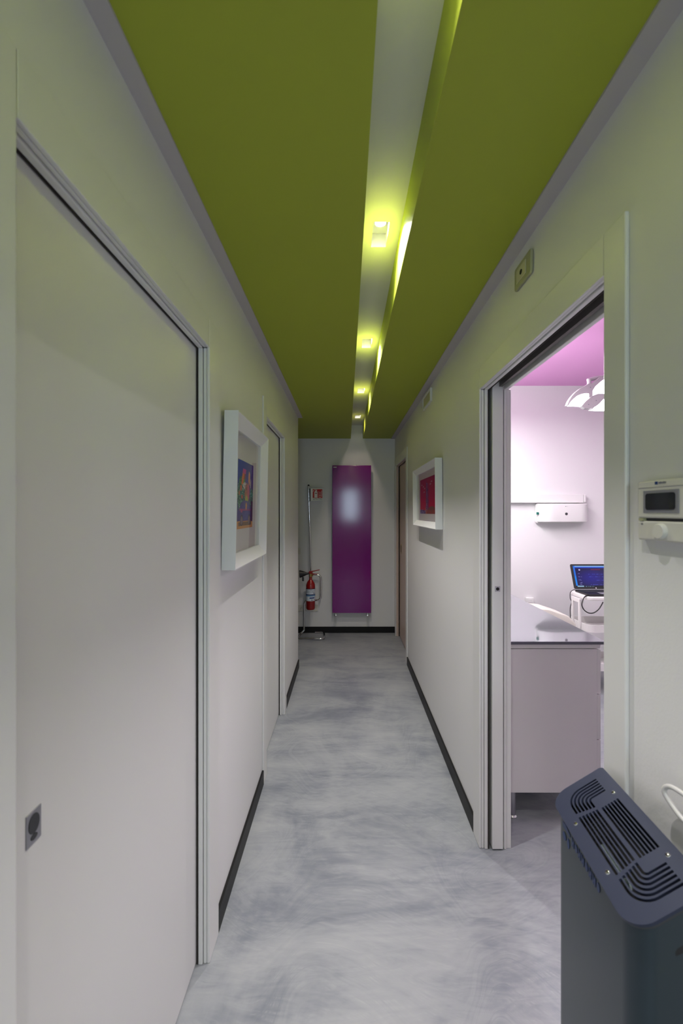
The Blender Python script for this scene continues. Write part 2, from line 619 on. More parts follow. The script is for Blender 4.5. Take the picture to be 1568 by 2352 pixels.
SPOTS = [-1.401, -0.43, 0.541, 1.517, 2.494, 3.473, 4.42]
OW, OL = 0.033, 0.0715     # half opening of a spotlight
SXC = 0.130
m = MB()
ya = YB - 0.1
for yc in SPOTS:
    m.box(SX0 - 0.02, SX1 + 0.02, ya, yc - OL, ZS, ZS + 0.03)
    m.box(SX0 - 0.02, SXC - OW, yc - OL, yc + OL, ZS, ZS + 0.03)
    m.box(SXC + OW, SX1 + 0.02, yc - OL, yc + OL, ZS, ZS + 0.03)
    ya = yc + OL
m.box(SX0 - 0.02, SX1 + 0.02, ya, YE, ZS, ZS + 0.03)
m.build('ceiling_channel', 'wall_white', label='white strip set back in the ceiling channel that holds the spotlights', cat='ceiling', **S)

# white borders between walls and green ceiling
MB().box(XL, -0.420, YB, YL, ZC - 0.006, ZC).build('trim_1', 'trim_grey', label='narrow grey border between left wall and green ceiling', cat='trim', **S)
MB().box(0.5535, XR, YB, YE, ZC - 0.006, ZC).build('trim_2', 'trim_grey', label='narrow grey border between right wall and green ceiling', cat='trim', **S)

# skirting
CW = 0.082     # casing width
bl = [(YB, DOOR_A[0] - CW - 0.002), (DOOR_A[1] + CW + 0.012, DOOR_B[0] - CW - 0.002), (DOOR_B[1] + CW + 0.002, YL + 0.004)]
lab = ['black skirting on left wall before the near sliding door', 'black skirting on left wall between the two sliding doors', 'black skirting on left wall past the second sliding door']
for (a, b), l in zip(bl, lab):
    MB().box(XL, XL + 0.010, a, b, 0, 0.078).build('baseboard_left', 'black_skirting', bevel=0.0015, label=l, cat='baseboard', **S)
br = [(YB, DOOR_C[0] - 0.071 - 0.002), (DOOR_C[1] + 0.087, DOOR_D[0] - CW - 0.002)]
lab = ['black skirting on right wall behind the air purifier', 'long black skirting on right wall under the red picture']
for (a, b), l in zip(br, lab):
    MB().box(XR - 0.010, XR, a, b, 0, 0.078).build('baseboard_right', 'black_skirting', bevel=0.0015, label=l, cat='baseboard', **S)
MB().box(-2.1, XR, YE - 0.012, YE, 0, 0.075).build('baseboard_end', 'black_skirting', bevel=0.0015, label='black skirting along the end wall under the radiator', cat='baseboard', **S)


# ------------------------------------------------------------------ sliding doors
def make_door(n, wx, s, y0, y1, label, near_w, far_w, leaf, lin_m='lacquer_white'):
    """wx wall face, s = direction into the wall, leaf = (y range) of the leaf"""
    root = thing('door_%d' % n, (wx, (y0 + y1) / 2, 0), label, 'door', **S)
    zt = 2.14
    X = lambda d: wx + s * d
    # casing boards
    MB().box(X(-0.010), X(0), y0 - near_w, y0, 0, zt).build('casing', 'lacquer_white', root, bevel=0.003)
    MB().box(X(-0.010), X(0), y1, y1 + far_w, 0, zt).build('casing', 'lacquer_white', root, bevel=0.003)
    MB().box(X(-0.0095), X(0), y0 + 0.0005, y1 - 0.0005, DOOR_Z, zt).build('casing_head', 'lacquer_white', root, bevel=0.002)
    # lining: two stepped boards on each side and overhead
    for (ya, yb) in ((y0 - LT, y0), (y1, y1 + LT)):
        inn = 1 if ya < y0 else -1
        e0, e1 = (ya, yb + 0.004) if inn > 0 else (ya - 0.004, yb)
        a = MB(); a.box(X(0.0005), X(0.011), ya, yb, 0, DOOR_Z)
        a.box(X(0.0125), X(SK - 0.001), e0, e1, 0, DOOR_Z)
        a.build('lining', lin_m, root, bevel=0.0025)
    a = MB(); a.box(X(0.0005), X(0.011), y0, y1, DOOR_Z + 0.0005, DOOR_Z + LT)
    a.box(X(0.0125), X(SK - 0.001), y0 + 0.004, y1 - 0.004, DOOR_Z - 0.004, DOOR_Z + LT)
    a.build('lining_head', lin_m, root, bevel=0.0025)
    # brush seals
    a = MB()
    a.box(X(SK + 0.0003), X(SK + 0.004), y0 - 0.02, y0 + 0.0045, 0.002, DOOR_Z + 0.01)
    a.box(X(SK + 0.0003), X(SK + 0.004), y1 - 0.0045, y1 + 0.02, 0.002, DOOR_Z + 0.01)
    a.box(X(SK + 0.0003), X(SK + 0.004), y0 + 0.005, y1 - 0.005, DOOR_Z - 0.0045, DOOR_Z + 0.01)
    a.build('brush_seal', 'brush_dark', root)
    return root, X


def flush_pull(leaf, X, d, yc, z, w, h):
    """square steel plate with a scooped pull, on a leaf face at depth d"""
    pl = MB().box(X(d - 0.0015), X(d), yc - w / 2, yc + w / 2, z - h / 2, z + h / 2).build('pull_plate', 'satin_steel', leaf, bevel=0.0006)
    pts = [(yc + 0.36 * w * math.cos(t), z + 0.10 * h + 0.30 * h * math.sin(t)) for t in [2 * PI * i / 24 for i in range(24)]]
    MB().prism([(X(d - 0.0022), a, b) for a, b in pts], (0.0008 * (1 if X(1) > X(0) else -1), 0, 0)).build('pull_recess', 'dark_plastic', leaf)
    pts = [(yc + 0.22 * w * math.cos(t), z - 0.30 * h + 0.09 * h * math.sin(t)) for t in [2 * PI * i / 20 for i in range(20)]]
    MB().prism([(X(d - 0.0022), a, b) for a, b in pts], (0.0008 * (1 if X(1) > X(0) else -1), 0, 0)).build('pull_lip', 'dark_plastic', leaf)


# near left door, closed
r, X = make_door(1, XL, -1, *DOOR_A, 'large closed white sliding door nearest on the left', CW, CW + 0.012, None)
leaf = MB().box(X(0.034), X(0.076), DOOR_A[0] - 0.03, DOOR_A[1] + 0.04, 0.006, DOOR_Z + 0.04).build('door_leaf', 'lacquer_white', r, bevel=0.002)
flush_pull(leaf, X, 0.034, 0.622, 1.0, 0.030, 0.052)
# second left door, closed
r, X = make_door(2, XL, -1, *DOOR_B, 'closed white sliding door on the left past the picture of a car', CW, CW, None)
leaf = MB().box(X(0.034), X(0.076), DOOR_B[0] - 0.03, DOOR_B[1] + 0.04, 0.006, DOOR_Z + 0.04).build('door_leaf', 'lacquer_white', r, bevel=0.002)
# near right door, open: leaf slid into its pocket
r, X = make_door(3, XR, 1, *DOOR_C, 'open white sliding door on the right, slid into the wall', 0.071, 0.085, None)
leaf = MB().box(X(0.044), X(0.092), DOOR_C[1] - 0.012, 2.60, 0.006, DOOR_Z + 0.04).build('door_leaf', 'lacquer_white', r, bevel=0.0025)
lp = MB().box(X(0.055), X(0.078), DOOR_C[1] - 0.0138, DOOR_C[1] - 0.012, 1.146, 1.170).build('lock_plate', 'satin_steel', leaf, bevel=0.0005)
MB().cyl((X(0.0665), DOOR_C[1] - 0.0145, 1.158), (X(0.0665), DOOR_C[1] - 0.0137, 1.158), 0.0075).build('lock_hole', 'dark_void', leaf)
# room-side half of the frame
for (ya, yb) in ((DOOR_C[0] - LT, DOOR_C[0]), (DOOR_C[1], DOOR_C[1] + LT)):
    inn = 1 if ya < DOOR_C[0] else -1
    e0, e1 = (ya, yb + 0.004) if inn > 0 else (ya - 0.004, yb)
    a = MB(); a.box(0.7005, 0.712, e0, e1, 0, DOOR_Z); a.box(0.7135, RX0 + 0.0095, ya, yb, 0, DOOR_Z)
    a.build('lining', 'lacquer_white', r, bevel=0.002)
a = MB(); a.box(0.7005, 0.712, DOOR_C[0] + 0.004, DOOR_C[1] - 0.004, DOOR_Z - 0.004, DOOR_Z + LT)
a.box(0.7135, RX0 - 0.0005, DOOR_C[0], DOOR_C[1], DOOR_Z + 0.0005, DOOR_Z + LT)
a.build('lining_head', 'lacquer_white', r, bevel=0.002)
for (ya, yb) in ((DOOR_C[0] - 0.075, DOOR_C[0] - LT - 0.0005), (DOOR_C[1] + LT + 0.0005, DOOR_C[1] + 0.075)):
    MB().box(RX0, RX0 + 0.0095, ya, yb, 0, 2.14).build('casing', 'lacquer_white', r, bevel=0.002)
MB().box(RX0, RX0 + 0.0095, DOOR_C[0] - LT, DOOR_C[1] + LT, DOOR_Z + LT, 2.14).build('casing_head', 'lacquer_white', r, bevel=0.002)
# track in the slot overhead and the plain jamb post on the closing side
a = MB(); a.box(XR + SK + 0.012, 0.690, DOOR_C[0] - LT, 2.64, 2.10, 2.13)
a.box(0.676, 0.690, DOOR_C[0] - LT, 2.64, 2.052, 2.10)
a.build('track', 'track_metal', r)
MB().box(XR + SK + 0.0045, 0.6995, DOOR_C[0] - 0.046, DOOR_C[0] - 0.006, 0, 2.06).build('jamb_post', 'lacquer_white', r, bevel=0.002)
# far right door, closed
r, X = make_door(4, XR, 1, *DOOR_D, 'closed beige sliding door at the far end on the right', CW, 0.075, None, 'lacquer_beige')
leaf = MB().box(X(0.040), X(0.082), DOOR_D[0] - 0.03, DOOR_D[1] + 0.03, 0.006, DOOR_Z + 0.04).build('door_leaf', 'lacquer_beige', r, bevel=0.002)
yc, zc = 4.585, 1.065
pts = rounded([(yc - 0.026, zc - 0.06), (yc + 0.026, zc - 0.06), (yc + 0.026, zc + 0.06), (yc - 0.026, zc + 0.06)], 0.0255, 8)
pl = MB().prism([(X(0.0385), a, b) for a, b in pts], (0.0015, 0, 0)).build('pull_plate', 'brass', leaf)
pts = rounded([(yc - 0.016, zc - 0.042), (yc + 0.016, zc - 0.042), (yc + 0.016, zc + 0.042), (yc - 0.016, zc + 0.042)], 0.0155, 8)
MB().prism([(X(0.0376), a, b) for a, b in pts], (0.0008, 0, 0)).build('pull_recess', 'dark_void', leaf)

# ------------------------------------------------------------------ treatment room shell
MB().box(RX0, RX1 + 0.1, RY1, RY1 + 0.1, 0, RZ + 0.1).build('wall_room_far', 'wall_white', label='white treatment room wall with dispenser and trunking', cat='wall', **S)
MB().box(RX1, RX1 + 0.1, RY0 - 0.1, RY1, 0, RZ + 0.1).build('wall_room_right', 'wall_white', label='white side wall of the treatment room', cat='wall', **S)
MB().box(RX0, RX1, RY0 - 0.1, RY0, 0, RZ + 0.1).build('wall_room_near', 'wall_white', label='white near wall of the treatment room', cat='wall', **S)
MB().box(RX0, RX1, RY0, RY1, RZ, RZ + 0.1).build('ceiling_room', 'pink_paint', label='pink ceiling of the treatment room', cat='ceiling', **S)

# ------------------------------------------------------------------ recessed spotlights
which = ['behind the viewer, third', 'behind the viewer, second', 'above the viewer', 'nearest in view, largest', 'second in view', 'third in view', 'farthest, above the radiator']


def spotlight(yc, label, power):
    t = thing('recessed_spotlight', (SXC, yc, ZS), label, 'spotlight', 'recessed spotlights in the ceiling channel')
    h = 0.055; th = 0.003
    m = MB()
    x0, x1, y0, y1 = SXC - OW, SXC + OW, yc - OL, yc + OL
    m.box(x0 + 0.0005, x0 + th, y0 + 0.0005, y1 - 0.0005, ZS, ZS + h)
    m.box(x1 - th, x1 - 0.0005, y0 + 0.0005, y1 - 0.0005, ZS, ZS + h)
    m.box(x0 + th, x1 - th, y0 + 0.0005, y0 + th, ZS, ZS + h)
    m.box(x0 + th, x1 - th, y1 - th, y1 - 0.0005, ZS, ZS + h)
    m.box(x0 + 0.0005, x1 - 0.0005, y0 + 0.0005, y1 - 0.0005, ZS + h, ZS + h + th)
    m.build('housing', 'plastic_white', t)
    ly = yc - OL + 0.046
    tilt = Matrix.Translation((SXC, ly, ZS + 0.030)) @ Matrix.Rotation(math.radians(0), 4, 'X')
    g = MB().lathe((0, 0, 0), [(0.0235, 0.0), (0.0235, 0.004), (0.018, 0.020), (0.006, 0.023)])
    g.xform(tilt).build('lamp', 'satin_steel', t, smooth=True)
    l = MB().lathe((0, 0, 0), [(0.0205, -0.0012), (0.0205, -0.0004)], seg=28)
    l.xform(tilt).build('lens', 'lamp_lens', t)
    MB().box(SXC - 0.012, SXC + 0.012, yc - OL + th, yc - OL + 0.006, ZS + 0.002, ZS + 0.010).build('clip', 'satin_steel', t)
    ld = bpy.data.lights.new('spot_light', 'AREA')
    ld.shape = 'DISK'; ld.size = 0.040; ld.energy = SPOT_W * power; ld.spread = math.radians(112)
    ld.color = (1.0, 0.955, 0.935) if power > 0.6 else ((1.0, 0.90, 0.82) if power > 0.5 else (1.0, 0.80, 0.64))
    lo = bpy.data.objects.new('spot_light', ld); COL.objects.link(lo)
    lo.parent = t
    lo.location = (0, ly - yc - 0.001, 0.0265)
    lo.rotation_euler = (0, 0, 0)


POWER = [0.8, 0.8, 0.75, 1, 0.95, 0.55, 0.12]      # the last lamps are duller
for yc, wl, pw in zip(SPOTS, which, POWER):
    spotlight(yc, 'recessed rectangular spotlight in the white ceiling strip, ' + wl, pw)

# ------------------------------------------------------------------ radiator
rad = thing('radiator', (0.0665, YE, 0.26), 'tall glossy purple flat panel radiator on the end wall', 'radiator')
RX = (-0.170, 0.303)
MB().box(RX[0], RX[1], 4.782, 4.802, 0.262, 2.064).build('front_panel', 'purple_gloss', rad, bevel=0.003)
MB().box(RX[0] + 0.02, RX[1] - 0.02, 4.803, 4.825, 0.30, 2.03).build('back_panel', 'purple_gloss', rad, bevel=0.003)
for z in (0.5, 1.8):
    for x in (RX[0] + 0.09, RX[1] - 0.09):
        MB().box(x - 0.02, x + 0.02, 4.826, YE, z - 0.02, z + 0.02).build('bracket', 'satin_steel', rad)
for x in (-0.128, 0.262):
    v = MB().cyl((x, 4.80, 0.215), (x, 4.80, 0.262), 0.010).build('valve', 'chrome', rad, smooth=True)
    MB().lathe((x, 4.785, 0.232), [(0.006, -0.022), (0.016, -0.018), (0.018, 0.0), (0.016, 0.016), (0.008, 0.02)], axis=(0, 1, 0)).build('knob', 'chrome', v, smooth=True)
    MB().cyl((x, 4.80, 0.215), (x, 4.856, 0.205), 0.008).build('pipe', 'chrome', v, smooth=True)
MB().box(RX[0] + 0.012, RX[0] + 0.052, 4.7812, 4.782, 2.037, 2.046).build('badge', 'plastic_white', rad, label='small white badge')
MB().cyl((0.118, 4.792, 2.064), (0.118, 4.792, 2.070), 0.010).build('vent_cap', 'chrome', rad, smooth=True)


# ------------------------------------------------------------------ pictures
def ell(s, t, cx, cy, rx, ry):
    return ((s - cx) / rx) ** 2 + ((t - cy) / ry) ** 2


def hash2(a, b):
    v = math.sin(a * 127.1 + b * 311.7) * 43758.5453
    return v - math.floor(v)


def mixc(a, b, k):
    return [a[i] * (1 - k) + b[i] * k for i in range(3)]


def art_car(s, t):
    """naive picture: purple car heaped with flowers under a blue sky"""
    n = hash2(int(s * 70), int(t * 80))
    c = mixc([62, 52, 140], [28, 66, 165], max(0, min(1, (1 - s) * 0.9 + (t - 0.8))))
    c = mixc(c, [70, 44, 120], 0.5 * max(0, 0.75 - t))
    if t < 0.115:
        c = mixc([222, 160, 84], [190, 128, 62], n * 0.7)
        if abs(t - 0.07) < 0.028 and 0.08 < s < 0.9: c = [120, 92, 62]
    # bushes of green dots
    for (cx, cy, rx, ry) in ((0.22, 0.50, 0.22, 0.27), (0.90, 0.44, 0.12, 0.18)):
        d = ell(s, t, cx, cy, rx, ry)
        if d < 1:
            c = [22, 92, 78] if n < 0.72 else ([150, 205, 180] if n < 0.87 else [30, 130, 92])
    for (cx, cy, rx, ry, q) in ((0.20, 0.60, 0.05, 0.045, [226, 98, 40]), (0.27, 0.47, 0.05, 0.03, [205, 80, 70]),
                                (0.10, 0.52, 0.04, 0.03, [214, 120, 66]), (0.93, 0.52, 0.04, 0.04, [60, 150, 140])):
        if ell(s, t, cx, cy, rx, ry) < 1: c = q
    # kite and flames of colour
    u = (s - 0.36) + (t - 0.78) * -0.42
    if abs(t - 0.77) < 0.115 and abs(u) < 0.10:
        c = [206, 58, 142] if t > 0.82 else ([226, 118, 40] if u < 0.01 else ([92, 160, 40] if t < 0.74 else [150, 60, 60]))
    if ell(s, t, 0.72, 0.77, 0.055, 0.105) < 1: c = [226, 148, 92]
    if ell(s, t, 0.83, 0.69, 0.025, 0.07) < 1: c = [216, 196, 190]
    if ell(s, t, 0.43, 0.64, 0.13, 0.05) < 1 and n > 0.3: c = [226, 220, 214]
    # passengers
    if ell(s, t, 0.56, 0.52, 0.12, 0.17) < 1: c = [184, 120, 84] if n < 0.6 else [150, 72, 60]
    if ell(s, t, 0.67, 0.55, 0.075, 0.13) < 1: c = [192, 66, 106]
    if ell(s, t, 0.56, 0.42, 0.10, 0.075) < 1: c = [170, 178, 70]
    if ell(s, t, 0.52, 0.60, 0.03, 0.03) < 1: c = [120, 62, 46]
    # car
    car = (0.12 < s < 0.86 and 0.12 < t < 0.31) or ell(s, t, 0.50, 0.30, 0.36, 0.12) < 1
    if car:
        c = mixc([64, 56, 136], [78, 84, 160], max(0, 1 - abs(s - 0.55) * 3))
        if abs(t - 0.275) < 0.012: c = [150, 40, 120]
        if ell(s, t, 0.26, 0.26, 0.055, 0.03) < 1: c = [176, 44, 110]
    if ell(s, t, 0.545, 0.335, 0.05, 0.055) < 1: c = [216, 156, 92]
    if s > 0.86 and 0.1 < t < 0.42: c = [48, 18, 62]
    for cx in (0.27, 0.76):
        d = ell(s, t, cx, 0.12, 0.085, 0.085)
        if d < 1: c = [60, 48, 56] if d > 0.55 else [132, 116, 118]
    return [q + (n - 0.5) * 14 for q in c]


def art_tower(s, t):
    """naive picture: pale twisted tower between birds on a red sky, brown hill"""
    n = hash2(int(s * 90), int(t * 60))
    c = mixc([196, 8, 10], [138, 4, 8], max(0, (t - 0.6) * 2.2))
    wdt = 0.045 + 0.055 * max(0, 1 - t) + 0.012 * math.sin(t * 40)
    if abs(s - 0.49) < wdt and t < 0.86:
        k = (s - 0.49) / wdt
        c = [150, 120, 138] if k < 0.2 else [126, 44, 118]
        if n > 0.75: c = [64, 30, 70]
        if k > 0.75: c = [72, 56, 60]
    if abs(s - 0.44) < 0.018 and 0.3 < t < 0.92: c = [88, 58, 96]
    if abs(s - 0.60) < 0.012 and 0.25 < t < 0.80: c = [108, 32, 104]
    if ell(s, t, 0.49, 0.66, 0.018, 0.035) < 1: c = [26, 22, 46]
    for (cx, cy) in ((0.78, 0.86), (0.71, 0.80), (0.24, 0.78), (0.33, 0.72), (0.30, 0.62), (0.13, 0.83)):
        d = ell(s, t, cx, cy, 0.045, 0.026)
        if d < 1 and t > cy - 0.012: c = [196, 140, 146]
    hill = 0.20 - 0.55 * (s - 0.78) ** 2 * 2.2
    if t < hill:
        c = mixc([134, 92, 26], [96, 62, 18], n)
        if t < 0.10 and n > 0.55: c = [166, 58, 40]
    if s < 0.38 and t < 0.13 - 0.1 * s:
        c = [52, 44, 96] if n < 0.6 else [138, 142, 186]
    if abs((s - 0.36) - (0.16 - t) * 0.55) < 0.02 and t < 0.17: c = [196, 120, 50]
    return [q + (n - 0.5) * 12 for q in c]


def picture(name, s, xw, y0, y1, z0, z1, depth, lean, bw, rec, art, ay0, ay1, az0, az1, label, nx, ny):
    """box frame with rim sloping inwards; s = direction out of the wall; lean = top tilts out by this much"""
    t = thing(name, (xw + s * depth / 2, (y0 + y1) / 2, z0), label, 'picture')
    off = lambda z: s * lean * (z - z0) / (z1 - z0)
    X = lambda d, z: xw + s * (0.001 + d) + off(z)
    # four rim boards, mitred: outer box wall + sloping face
    iy0, iy1, iz0, iz1 = y0 + bw, y1 - bw, z0 + bw, z1 - bw
    O = [(y0, z0), (y1, z0), (y1, z1), (y0, z1)]
    I = [(iy0, iz0), (iy1, iz0), (iy1, iz1), (iy0, iz1)]
    for k in range(4):
        a, b = O[k], O[(k + 1) % 4]; c, d = I[(k + 1) % 4], I[k]
        lip = 0.004
        q = lambda p, dep: (X(dep, p[1]), p[0], p[1])

        def inw(p, amt):
            cy = (y0 + y1) / 2; cz = (z0 + z1) / 2
            return (p[0] + (amt if p[0] < cy else -amt), p[1] + (amt if p[1] < cz else -amt))
        V = [q(a, 0), q(b, 0), q(b, depth), q(a, depth),
             q(inw(a, lip), depth), q(inw(b, lip), depth), q(c, depth - rec), q(d, depth - rec), q(c, 0), q(d, 0)]
        F = [(0, 1, 2, 3), (3, 2, 5, 4), (4, 5, 6, 7), (7, 6, 8, 9), (9, 8, 1, 0), (0, 3, 4, 7, 9), (1, 8, 6, 5, 2)]
        MB().add(V, F).build('frame_rail', 'frame_white', t)
    dg = depth - rec - 0.004
    mb = MB()
    P = [(iy0, iz0), (iy1, iz0), (iy1, iz1), (iy0, iz1)]
    mb.prism([(X(dg - 0.010, p[1]), p[0], p[1]) for p in P], (-s * 0.003, 0, 0))
    mb.build('mount_board', 'mat_board', t)
    e = 0.0006
    o = Vector((X(dg - 0.010 + e, az0), ay0, az0))
    print_mesh('print', art, nx, ny, o, Vector((0, ay1 - ay0, 0)), Vector((off(az1) - off(az0), 0, az1 - az0)), t)
    mb = MB()
    mb.prism([(X(dg, p[1]), p[0], p[1]) for p in P], (-s * 0.002, 0, 0))
    mb.build('glass', 'picture_glass', t)
    return t


picture('framed_picture', 1, XL, 1.448, 2.010, 1.283, 1.875, 0.052, 0.012, 0.052, 0.026,
        art_car, 1.598, 1.860, 1.427, 1.717,
        'deep white framed picture of a purple car on the left wall', 60, 72)
picture('framed_picture', -1, XR, 2.441, 3.262, 1.388, 1.836, 0.046, 0.004, 0.042, 0.022,
        lambda s, t: art_tower(1 - s, t), 2.585, 3.118, 1.484, 1.746,
        'deep white framed picture with a red sky on the right wall', 90, 50)

# ------------------------------------------------------------------ plates on the right wall
t = thing('wall_plate', (XR, 1.318, 2.27), 'small olive cover plate with a dark hole above the open door', 'wall plate')
pts = rounded([(1.258, 2.270), (1.379, 2.270), (1.379, 2.348), (1.258, 2.348)], 0.008, 4)
MB().prism([(XR - 0.011, a, b) for a, b in pts], (0.010, 0, 0)).build('plate', 'plate_olive', t, bevel=0.003)
MB().box(XR - 0.0135, XR - 0.011, 1.289, 1.358, 2.286, 2.332).build('insert', 'plate_inner', t, bevel=0.001)
MB().cyl((XR - 0.0142, 1.322, 2.309), (XR - 0.0134, 1.322, 2.309), 0.0085).build('sensor_hole', 'dark_void', t)
t = thing('junction_cover', (XR, 2.88, 2.275), 'pale rectangular box cover high on the right wall near the red picture', 'wall plate')
m = MB()
m.box(XR - 0.016, XR, 2.745, 2.757, 2.276, 2.370); m.box(XR - 0.016, XR, 3.010, 3.022, 2.276, 2.370)
m.box(XR - 0.016, XR, 2.757, 3.010, 2.276, 2.288); m.box(XR - 0.016, XR, 2.757, 3.010, 2.358, 2.370)
m.build('rim', 'plastic_white', t, bevel=0.002)
MB().box(XR - 0.010, XR, 2.757, 3.010, 2.288, 2.358).build('cover', 'plate_inner', t)

# ------------------------------------------------------------------ thermostat
t = thing('thermostat', (XR, 0.729, 1.444), 'ivory wall thermostat with dark display and round knob beside the door', 'thermostat')
ty0, ty1 = 0.664, 0.793
MB().box(XR - 0.013, XR, ty0, ty1, 1.4875, 1.5595).build('body', 'plastic_ivory', t, bevel=0.003)
MB().box(XR - 0.0138, XR - 0.013, ty0 + 0.002, ty1 - 0.002, 1.5462, 1.5468).build('seam', 'grey_plastic', t)
MB().box(XR - 0.0145, XR - 0.013, 0.693, 0.776, 1.4975, 1.5405).build('display_bezel', 'grey_plastic', t, bevel=0.0005)
pts = rounded([(0.700, 1.5035), (0.769, 1.5035), (0.769, 1.5350), (0.700, 1.5350)], 0.005, 5)
MB().prism([(XR - 0.0155, a, b) for a, b in pts], (0.001, 0, 0)).build('display', 'screen_glass', t)
flap = MB().box(XR - 0.0125, XR, ty0, ty1, 1.444, 1.4815).build('flap', 'plastic_ivory', t, bevel=0.003)
MB().box(XR - 0.006, XR, ty0 + 0.002, ty1 - 0.002, 1.4815, 1.4875).build('slot', 'dark_plastic', t)
for yy in (0.784, 0.679):
    MB().box(XR - 0.0128, XR - 0.006, yy - 0.006, yy + 0.006, 1.482, 1.4872).build('button', 'plate_olive', t)
kn = MB().lathe((XR - 0.0125, 0.733, 1.463), [(0.0150, 0), (0.0145, 0.006), (0.0130, 0.008)], axis=(-1, 0, 0), seg=28).build('knob', 'plastic_ivory', flap, smooth=True)
MB().box(XR - 0.0142, XR - 0.0129, 0.7415, 0.7470, 1.5515, 1.5570).build('logo_mark', 'blue_print', t)
for k in range(5):
    y = 0.7385 - k * 0.0035
    MB().box(XR - 0.0142, XR - 0.0129, y - 0.0026, y, 1.5525, 1.5555 + 0.0006 * (k % 2)).build('logo_letter', 'grey_plastic', t)
for (yy, zz) in ((0.781, 1.4755), (0.676, 1.4755)):
    MB().box(XR - 0.0130, XR - 0.0124, yy - 0.003, yy + 0.003, zz - 0.0008, zz + 0.0008).build('symbol', 'grey_plastic', t)
    MB().box(XR - 0.0130, XR - 0.0124, yy - 0.0008, yy + 0.0008, zz - 0.002, zz + 0.002).build('symbol', 'grey_plastic', t)

# ------------------------------------------------------------------ switch and socket plates on the end wall
t = thing('light_switch', (-0.60, YE, 0.965), 'small beige light switch plate on end wall above the extinguisher socket', 'light switch')
MB().box(-0.650, -0.566, YE - 0.010, YE, 0.972, 1.050).build('plate', 'plastic_ivory', t, bevel=0.002)
MB().box(-0.632, -0.610, YE - 0.013, YE - 0.010, 0.988, 1.034).build('rocker', 'plastic_ivory', t, bevel=0.001)
MB().box(-0.607, -0.585, YE - 0.013, YE - 0.010, 0.988, 1.034).build('rocker', 'plastic_ivory', t, bevel=0.001)
t = thing('wall_socket', (-0.47, YE, 0.266), 'long beige socket plate on end wall behind the extinguisher', 'socket')
MB().box(-0.600, -0.352, YE - 0.009, YE, 0.266, 0.346).build('plate', 'plastic_ivory', t, bevel=0.002)
for xx in (-0.566, -0.52, -0.47, -0.42):
    MB().box(xx - 0.020, xx + 0.020, YE - 0.0105, YE - 0.009, 0.284, 0.328).build('outlet', 'plastic_ivory', t, bevel=0.0005)
for xx in (-0.560, -0.565, -0.555):
    MB().cyl((xx * 1.0, YE - 0.0112, 0.306 + (xx + 0.56) * 2), (xx, YE - 0.0104, 0.306 + (xx + 0.56) * 2), 0.003, seg=10).build('pin_hole', 'dark_void', t)

# ------------------------------------------------------------------ extinguisher stand
st = thing('extinguisher_stand', (-0.40, 4.70, 0), 'bent chrome tube floor stand with a fire extinguisher sign', 'stand')
r = 0.0115
P = [(-0.512, 4.815, 0.0125), (-0.560, 4.80, 0.0125), (-0.560, 4.578, 0.0125), (-0.262, 4.578, 0.0125), (-0.262, 4.815, 0.0125), (-0.38, 4.815, 0.0125)]
P = [(-0.515, 4.790, 0.05), (-0.555, 4.775, 0.0125), (-0.565, 4.590, 0.0125), (-0.258, 4.578, 0.0125), (-0.272, 4.820, 0.0125), (-0.385, 4.820, 0.0125)]
MB().tube(bent_path(P, 0.055), r).build('base_tube', 'chrome', st, smooth=True, angle=60)
P = [(-0.515, 4.790, 0.05), (-0.515, 4.790, 0.415), (-0.310, 4.790, 0.415), (-0.310, 4.790, 0.725), (-0.425, 4.790, 0.735), (-0.432, 4.790, 0.80)]
MB().tube(bent_path(P, 0.055), r).build('support_tube', 'chrome', st, smooth=True, angle=60)
MB().tube([(-0.432, 4.790, 0.80), (-0.461, 4.790, 1.815)], 0.0105).build('pole', 'chrome', st, smooth=True, angle=60)
MB().lathe((-0.4612, 4.790, 1.813), [(0.0115, 0), (0.0115, 0.012), (0.006, 0.017)]).build('pole_cap', 'black_plastic', st, smooth=True)
for zz in (0.62, 0.46):
    MB().cyl((-0.424, 4.790, zz), (-0.424, 4.722, zz), 0.008).build('hook', 'satin_steel', st, smooth=True)
MB().tube([(-0.424, 4.790, 0.415), (-0.424, 4.790, 0.735)], 0.009).build('backbone', 'satin_steel', st, smooth=True, angle=60)
MB().box(-0.452, -0.434, 4.776, 4.800, 1.628, 1.782).build('sign_clamp', 'black_plastic', st, bevel=0.002)
sx0, sx1, sz0, sz1 = -0.435, -0.285, 1.630, 1.782
# sign board turned a little towards the left
sg0 = Vector((sx0, 4.776, 0)); sgd = Vector((sx1 - sx0, 0.028, 0))
sgn = Vector((sgd.y, -sgd.x, 0)).normalized()
m = MB()
m.prism([sg0 + Vector((0, 0, sz0)), sg0 + sgd + Vector((0, 0, sz0 + 0.004)), sg0 + sgd + Vector((0, 0, sz1)), sg0 + Vector((0, 0, sz1))], -sgn * 0.003)
sign = m.build('sign_board', 'plastic_white', st, label='white board with red extinguisher pictogram')


